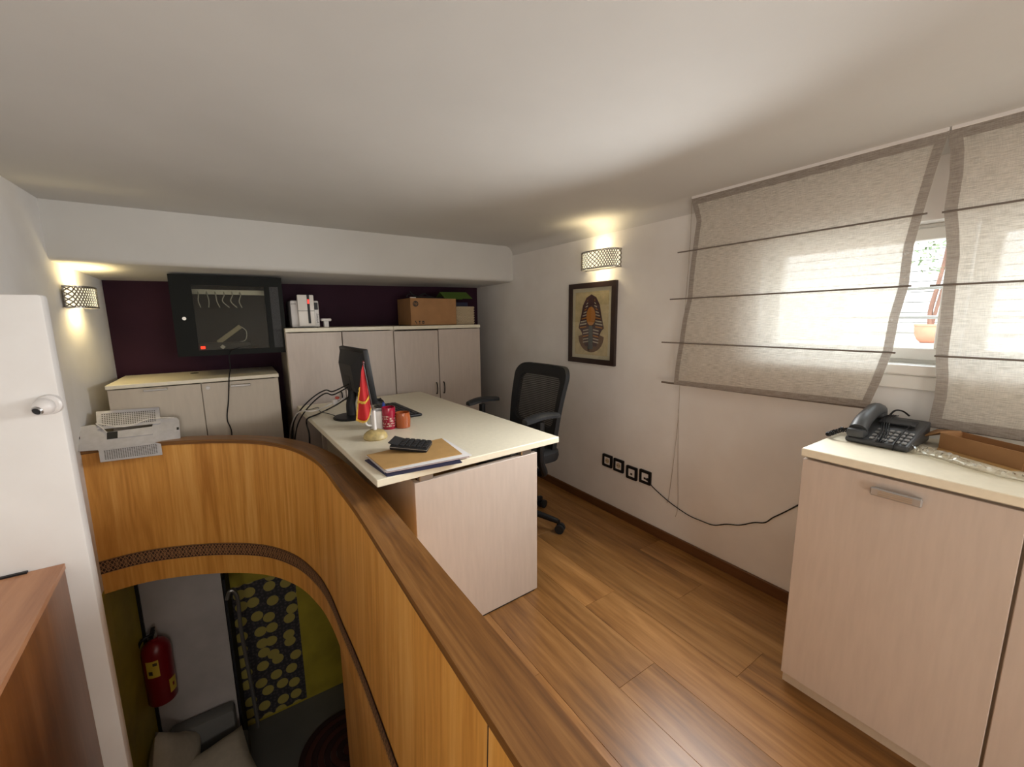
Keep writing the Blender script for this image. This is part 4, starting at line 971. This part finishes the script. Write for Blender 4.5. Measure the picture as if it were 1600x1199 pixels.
# ================================================================== ON THE RIGHT CABINET
t = thing('telephone', 'dark grey corded desk telephone on the cabinet', 'telephone', (1.80, .428, RZ), math.radians(0))
def TP(x, y, h): return V(x, y, .018 + .050 * (x + .105) / .22 + h)      # sloping top face (local)
g = G(); x0, x1, y0, y1 = -.105, .120, -.085, .078
g.add([(x0, y0, .002), (x1, y0, .002), (x1, y1, .002), (x0, y1, .002), TP(x0, y0, 0), TP(x1, y0, 0), TP(x1, y1, 0), TP(x0, y1, 0)], [[0, 1, 2, 3], [4, 5, 6, 7], [0, 1, 5, 4], [1, 2, 6, 5], [2, 3, 7, 6], [3, 0, 4, 7]])
PHN = mat('slate_plastic', (.045, .046, .048), .42)
o = obj('base', g, PHN, t, world=False); md = o.modifiers.new('bevel', 'BEVEL'); md.width = .006; md.segments = 2
hs = obj('handset', G().tube([TP(-.088, .050, .022), TP(-.05, .051, .036), TP(.01, .051, .040), TP(.065, .051, .036), TP(.100, .050, .020)], lambda u: .023 + .002 * abs(2 * u - 1), 14).box((-.112, .026, .020), (-.062, .076, .050), .010).box((.070, .026, .060), (.116, .076, .090), .010), PHN, t, smooth=True, world=False)
kg = None
for r in range(4):
    for c in range(6):
        k_ = c // 2
        x = -.085 + r * .024 + (.0); y = .012 - c * .0160
        if kg is None: kg = obj('button', G().box((-.0075, -.0055, 0), (.0075, .0055, .006), .0015), mat('button_grey', (.30, .30, .30), .4), t, world=False); o = kg
        else: o = kg.copy(); COL.objects.link(o); o.parent = t
        o.location = TP(x, y, .0)
obj('display', G().box((.030, -.065, 0), (.075, .03, .006), .002).xf(Matrix.Translation((0, 0, .048)) @ Matrix.Rotation(-.22, 4, 'Y')), DGREY, t, world=False)
g = G(); hel = []
c0, c1, c2 = V(-.085, .085, .03), V(-.10, .125, .016), V(-.06, .165, .016)
ctrl = crom([V(-.09, .088, .040), V(-.105, .108, .024), V(-.105, .125, .014), V(-.075, .127, .013), V(-.02, .122, .013), V(.02, .104, .015)], 30); N_ = len(ctrl)
for i, p in enumerate(ctrl):
    d = (ctrl[min(i + 1, N_ - 1)] - ctrl[max(i - 1, 0)]).normalized(); u_ = d.orthogonal().normalized(); w_ = d.cross(u_); a = i * .95
    hel.append(p + (u_ * math.cos(a) + w_ * math.sin(a)) * .0065)
obj('coiled_cord', G().tube(hel, .0022, 5, sm=False), BLACK, t, smooth=True, world=False)
g = G()
for k in range(4):
    oy = k * .006; g.tube([TP(-.104, -.022 + oy, .003), TP(-.05, -.018 + oy, .009 + .001 * k), TP(.02, -.002 + oy, .011), TP(.08, .006 + oy, .010), TP(.118, .0 + oy, .004)], .0020, 5)
g.tube([TP(.11, -.03, .012), TP(.118, -.01, .022), TP(.11, .008, .024), TP(.10, .018, .010)], .003, 6).tube([TP(.05, -.05, .008), TP(-.03, -.055, .02), TP(-.10, -.05, .005), V(-.109, -.048, .002)], .002, 5)
obj('wrapped_cord', g, BLACK, t, smooth=True, world=False)

qa, qb = at(1467, 701, 2, RZ), at(1592, 736, 2, RZ)
ang = math.atan2(-(qb.y - qa.y), -(qb.x - qa.x)) 
ex_ = (qb - qa).normalized(); ey_ = V(-ex_.y, ex_.x, 0)     # ex along the front wall, ey towards the window
if ey_.x < 0: ey_ = -ey_
t = thing('open_carton', 'small open cardboard box beside the telephone', 'box', qa)
def CB(a, b, c): return qa + ex_ * a + ey_ * b + V(0, 0, c)
def panel(p, q, r, s_, th=.003):
    n_ = (q - p).cross(s_ - p).normalized() * th; return G().prism([p, q, r, s_], n_)
LB_, WB_, HB_ = .205, .075, .052
obj('floor_panel', panel(CB(0, 0, .001), CB(LB_, 0, .001), CB(LB_, WB_, .001), CB(0, WB_, .001), .002), CARD, t)
obj('front_wall', panel(CB(0, 0, .001), CB(LB_, 0, .001), CB(LB_, 0, HB_), CB(0, 0, HB_)), CARD, t)
obj('back_wall', panel(CB(0, WB_, .001), CB(LB_, WB_, .001), CB(LB_, WB_, HB_), CB(0, WB_, HB_)), CARD, t)
obj('end_wall', panel(CB(0, 0, .001), CB(0, WB_, .001), CB(0, WB_, HB_), CB(0, 0, HB_)), CARD, t)
obj('end_wall', panel(CB(LB_, 0, .001), CB(LB_, WB_, .001), CB(LB_, WB_, HB_), CB(LB_, 0, HB_)), CARD, t)
obj('end_flap', panel(CB(-.002, .000, HB_), CB(-.002, WB_, HB_), CB(-.068, WB_ * .95, HB_ - .012), CB(-.062, -.01, HB_ - .034)), CARD, t)
obj('end_flap', panel(CB(LB_ + .002, .0, HB_), CB(LB_ + .002, WB_, HB_), CB(LB_ + .05, WB_, HB_ - .02), CB(LB_ + .05, 0, HB_ - .02)), CARD, t)
obj('front_flap', panel(CB(.0, -.004, .004), CB(LB_, -.004, .004), CB(LB_ - .01, -.022, .002), CB(.01, -.020, .002), .002), KRAFT, t)
# crumpled clear bag
bp_ = [at(a, b, 2, RZ + .012) for a, b in ((1424, 703), (1445, 706), (1475, 713), (1510, 724), (1545, 734), (1580, 742), (1620, 750))]
cen = crom(bp_, 8); N_ = len(cen); rnd = random.Random(3); vs = []; n = 12
for i, p in enumerate(cen):
    d = (cen[min(i + 1, N_ - 1)] - cen[max(i - 1, 0)]); d.z = 0; d.normalize(); s_ = V(-d.y, d.x, 0); tt = i / (N_ - 1)
    wd = .024 * (1 - .45 * tt); hh = .014 * (1 - .5 * tt)
    for k in range(n):
        a = 2 * math.pi * k / n; f = .75 + .5 * rnd.random(); q = p + s_ * math.cos(a) * wd * f; q.z = max(RZ + .001, RZ + .001 + hh * f * (1 + math.sin(a)) * .9); vs.append(q)
g = G().add(vs, [[i * n + k, i * n + (k + 1) % n, (i + 1) * n + (k + 1) % n, (i + 1) * n + k] for i in range(N_ - 1) for k in range(n)])
tag(obj('plastic_bag', g, CLEARBAG, None, smooth=True, angle=20), 'crumpled clear plastic bag in front of the open box', 'bag')

# ================================================================== STAIR BOX, BOTTOM LEFT
g = G(); zt = .500
A = [V(-.555, 1.897, 0), V(-.515, 1.30, 0), V(-.47, .60, 0), V(-.718, .60, 0), V(-.718, 1.897, 0)]
t = thing('stair_casing', 'red-brown wooden stair casing against the white pier', 'casing', (-.62, 1.3, LOWZ))
obj('side_casing', G().prism([(p.x, p.y, LOWZ + .002) for p in A], (0, 0, zt - .018 - LOWZ - .002)), BOXW, t)
obj('top_board', G().prism([(p.x + (.003 if i < 3 else 0), p.y, zt - .018) for i, p in enumerate(A)], (0, 0, .018)), BOXTOP, t)
obj('edge_strip', G().box((-.712, 1.885, zt), (-.635, 1.896, zt + .006)), BLACK, t)  # black strip stands in for the shaded gap behind the top board

# ================================================================== LOWER LEVEL
ec = at(246, 1030, 1, 3.235)
t = thing('fire_extinguisher', 'red fire extinguisher with yellow labels on the lower wall', 'fire extinguisher', (ec.x, 3.235, -1.14))
EB = G().lathe([(0, 0), (.070, 0), (.076, .010), (.076, .345), (.070, .385), (.050, .415), (.022, .430), (.020, .445), (0, .445)], n=30)
eb = obj('cylinder', EB, REDM, t, smooth=True, world=False)
obj('valve', G().cyl((0, 0, .440), (0, 0, .485), .016, n=14).cyl((0, -.012, .468), (0, -.030, .468), .014, n=14), STEEL, t, smooth=True, world=False)
obj('lever', G().box((-.010, -.075, .478), (.010, .015, .486), .002).box((-.010, -.070, .498), (.010, .02, .506), .002).cyl((0, .012, .482), (0, .012, .502), .005, n=8), BLACK, t, world=False)
obj('hose', G().tube([(-.016, 0, .465), (-.06, -.01, .45), (-.092, -.015, .36), (-.092, -.02, .2), (-.085, -.03, .10)], .009, 8), BLACK, t, smooth=True, world=False)
def curved(a0, a1, z0, z1, m, nm): return obj(nm, G().grid(lambda u, v: V(.0768 * math.cos(math.radians(a0 + (a1 - a0) * u)), .0768 * math.sin(math.radians(a0 + (a1 - a0) * u)), z0 + (z1 - z0) * v), 10, 1), m, eb, smooth=True, world=False)
YL = mat('yellow_label', (.62, .44, .05), .5)
curved(-128, -78, .215, .330, YL, 'label'); curved(-50, -12, .06, .155, YL, 'label')
curved(-100, -84, .295, .315, CHAR, 'label_mark'); curved(-120, -104, .235, .262, CHAR, 'label_mark'); curved(-36, -26, .095, .12, REDM, 'label_mark')
obj('bracket', G().box((-.03, .06, .25), (.03, .083, .29)), BLACK, t, world=False)
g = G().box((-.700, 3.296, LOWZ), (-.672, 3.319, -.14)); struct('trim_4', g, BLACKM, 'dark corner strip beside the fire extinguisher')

# glass door edge with a long curved pull
t = thing('glass_door', 'dark glass door with a long tubular pull handle downstairs', 'door', (-.19, 3.5, LOWZ))
obj('pane', G().box((-.245, 3.34, LOWZ + .01), (-.231, 3.74, -.50)), BLACKM, t)
hp = [p + V(.032, .0, 0) for p in [at(346, 940, 1, 3.31), at(350, 927, 1, 3.31), at(358, 928, 1, 3.31), at(364, 945, 1, 3.31), at(368, 985, 1, 3.31), at(382, 1060, 1, 3.31), at(392, 1115, 1, 3.31), at(396, 1140, 1, 3.31)]]
obj('pull_handle', G().tube(hp, .013, 10), mat('dull_steel', (.30, .29, .28), .4, metal=.8), t, smooth=True)

# grey bench with two cream cushions
bz = -1.62
t = thing('bench', 'grey upholstered bench below the fire extinguisher', 'bench', (-.45, 3.1, LOWZ))
obj('backrest', G().box((-.63, 3.20, -1.70), (-.262, 3.315, -1.42), .03), SOFA, t, smooth=True)
obj('seat', G().box((-.66, 2.55, -1.86), (-.20, 3.315, -1.702), .03), SOFA, t, smooth=True)
obj('plinth', G().box((-.64, 2.60, LOWZ), (-.22, 3.28, -1.86)), BLACKM, t)
def cushion(name, label, loc, rot, sx, sy, sz):
    g = G(); n = 14
    def f(sgn):
        def q(u, v):
            x, y = 2 * u - 1, 2 * v - 1; h = (max(0, (1 - x ** 4)) * max(0, (1 - y ** 4))) ** .55
            k = 1 - .07 * (1 - abs(x)) * abs(y) - .07 * (1 - abs(y)) * abs(x)
            return V(x * sx * k, y * sy * k, sgn * sz * h)
        return q
    g.grid(f(1), n, n).grid(f(-1), n, n); g.xf(Matrix.Translation(loc) @ rot)
    t_ = thing(name, label, 'cushion', loc); o = obj('cover', g, BEAD, t_, smooth=True, angle=80)
    return t_
cushion('cushion', 'cream cushion leaning upright on the bench', (-.585, 3.03, -1.50), Matrix.Rotation(math.radians(72), 4, 'Y') @ Matrix.Rotation(math.radians(20), 4, 'X') @ Matrix.Rotation(math.radians(35), 4, 'Z'), .20, .20, .07)
cushion('cushion', 'cream cushion lying flat on the bench seat', (-.375, 2.93, -1.605), Matrix.Rotation(math.radians(14), 4, 'X') @ Matrix.Rotation(math.radians(14), 4, 'Z'), .20, .21, .08)
# round rug with rings
rc_ = at(548, 1170, 2, LOWZ)
t = thing('round_rug', 'round red-brown rug with concentric rings downstairs', 'rug', (rc_.x, rc_.y, LOWZ))
for k in range(8):
    r1, r0 = .38 - k * .046, .38 - (k + 1) * .046
    obj('ring', G().lathe([(max(r0, .0005), .001), (max(r0, .0005), .010), ((r0 + r1) / 2, .016), (r1 - .003, .010), (r1 - .003, .001)], n=48), mat('rug_red' if k % 2 else 'rug_dark', (.085, .022, .014) if k % 2 else (.04, .012, .010), .9), t, smooth=True, world=False)
# corner of a framed notice on the lower wall
fp_ = at(488, 932, 1, 3.742)
t = thing('framed_notice', 'black framed white notice half hidden behind the parapet downstairs', 'picture', (fp_.x, 3.742, fp_.z))
obj('frame', G().ring([(0, 0, 0), (.30, 0, 0), (.30, 0, .40), (0, 0, .40)], [(.014, 0, .014), (.286, 0, .014), (.286, 0, .386), (.014, 0, .386)], (0, -.012, 0)), BLACK, t, world=False)
obj('sheet', G().box((.012, -.004, .012), (.288, 0, .388)), PAPER, t, world=False)

# ================================================================== OUTSIDE
GZ = .98
struct('ground_terrace', G().box((2.2, -12, GZ - .1), (16, 14, GZ)), OUTG, 'sunlit terrace outside the window')
WX = 8.2
sw = struct('wall_outside', G().box((WX + .04, -10, GZ), (WX + .3, 14, 5.0)), OUTW, 'white slatted wall across the terrace')
sm_ = None
for k in range(16):
    if sm_ is None: sm_ = obj('slat', G().box((WX, -9, .0), (WX + .035, 12, .135), .004), OUTW, sw); o = sm_
    else: o = sm_.copy(); COL.objects.link(o); o.parent = sw
    o.location = (0, 0, GZ + .05 + k * .145); o.rotation_euler = (0, 0, 0)
tag(obj('brick_bench', G().box((6.0, 2.1, GZ), (6.6, 4.2, GZ + .55), .01), mat('pale_brick', (.42, .26, .19), .9, var=.2, vscale=14), None), 'low reddish masonry bench seen through the blind', 'bench')
pc_ = at(1450, 536, 2, GZ)
t = thing('potted_plant', 'small tree in a terracotta pot outside the window', 'plant', (pc_.x, pc_.y, GZ))
obj('pot', G().lathe([(0, 0), (.060, 0), (.095, .03), (.118, .08), (.127, .14), (.130, .185), (.136, .187), (.136, .205), (.122, .205), (.112, .17), (0, .17)], n=26), TERRA, t, smooth=True, world=False)
obj('trunk', G().tube([(0, 0, .15), (.01, .02, .35), (-.01, -.01, .6), (.015, -.03, .85), (.0, -.04, 1.0)], lambda u: .024 - .010 * u, 8), BARK, t, smooth=True, world=False)
obj('trunk', G().tube([(.02, .0, .15), (.0, -.03, .40), (.02, -.06, .7), (-.01, -.10, .95)], lambda u: .018 - .008 * u, 8), BARK, t, smooth=True, world=False)
g = G(); rl = random.Random(5)
for k in range(170):
    c_ = V(rl.gauss(0, .13), rl.gauss(-.03, .15), .98 + rl.gauss(0, .11)); a = V(rl.uniform(-1, 1), rl.uniform(-1, 1), rl.uniform(-.6, .8)).normalized(); b_ = a.orthogonal().normalized()
    g.add([c_, c_ + a * .03 + b_ * .013, c_ + a * .065, c_ + a * .03 - b_ * .013], [[0, 1, 2, 3]])
o = obj('foliage', g, LEAF, t, world=False); o['kind'] = 'stuff'
t = thing('window_guard', 'white horizontal guard bars outside the window', 'guard rail', (2.32, .3, GZ))
for py in (450, 496):
    p = at(1450, py, 0, 2.32); obj('bar', G().cyl((2.32, -.6, p.z), (2.32, 1.3, p.z), .007, n=10), OUTW, t, smooth=True)
for y in (-.6, 1.3): obj('post', G().cyl((2.32, y, GZ), (2.32, y, 1.5), .010, n=10), OUTW, t, smooth=True)

# repeats share a group
GROUPS = {'storage_cabinet': 'tall cabinets along the back wall', 'wall_sconce': 'perforated wall lamps', 'roman_blind': 'linen blinds over the window', 'cushion': 'cushions on the bench', 'paper_sheet': 'paper sheets in the pile', 'monitor_cable': 'cables behind the monitor'}
for o in bpy.data.objects:
    if o.parent is None and 'category' in o:
        k = o.name.split('.')[0]
        if k in GROUPS: o['group'] = GROUPS[k]
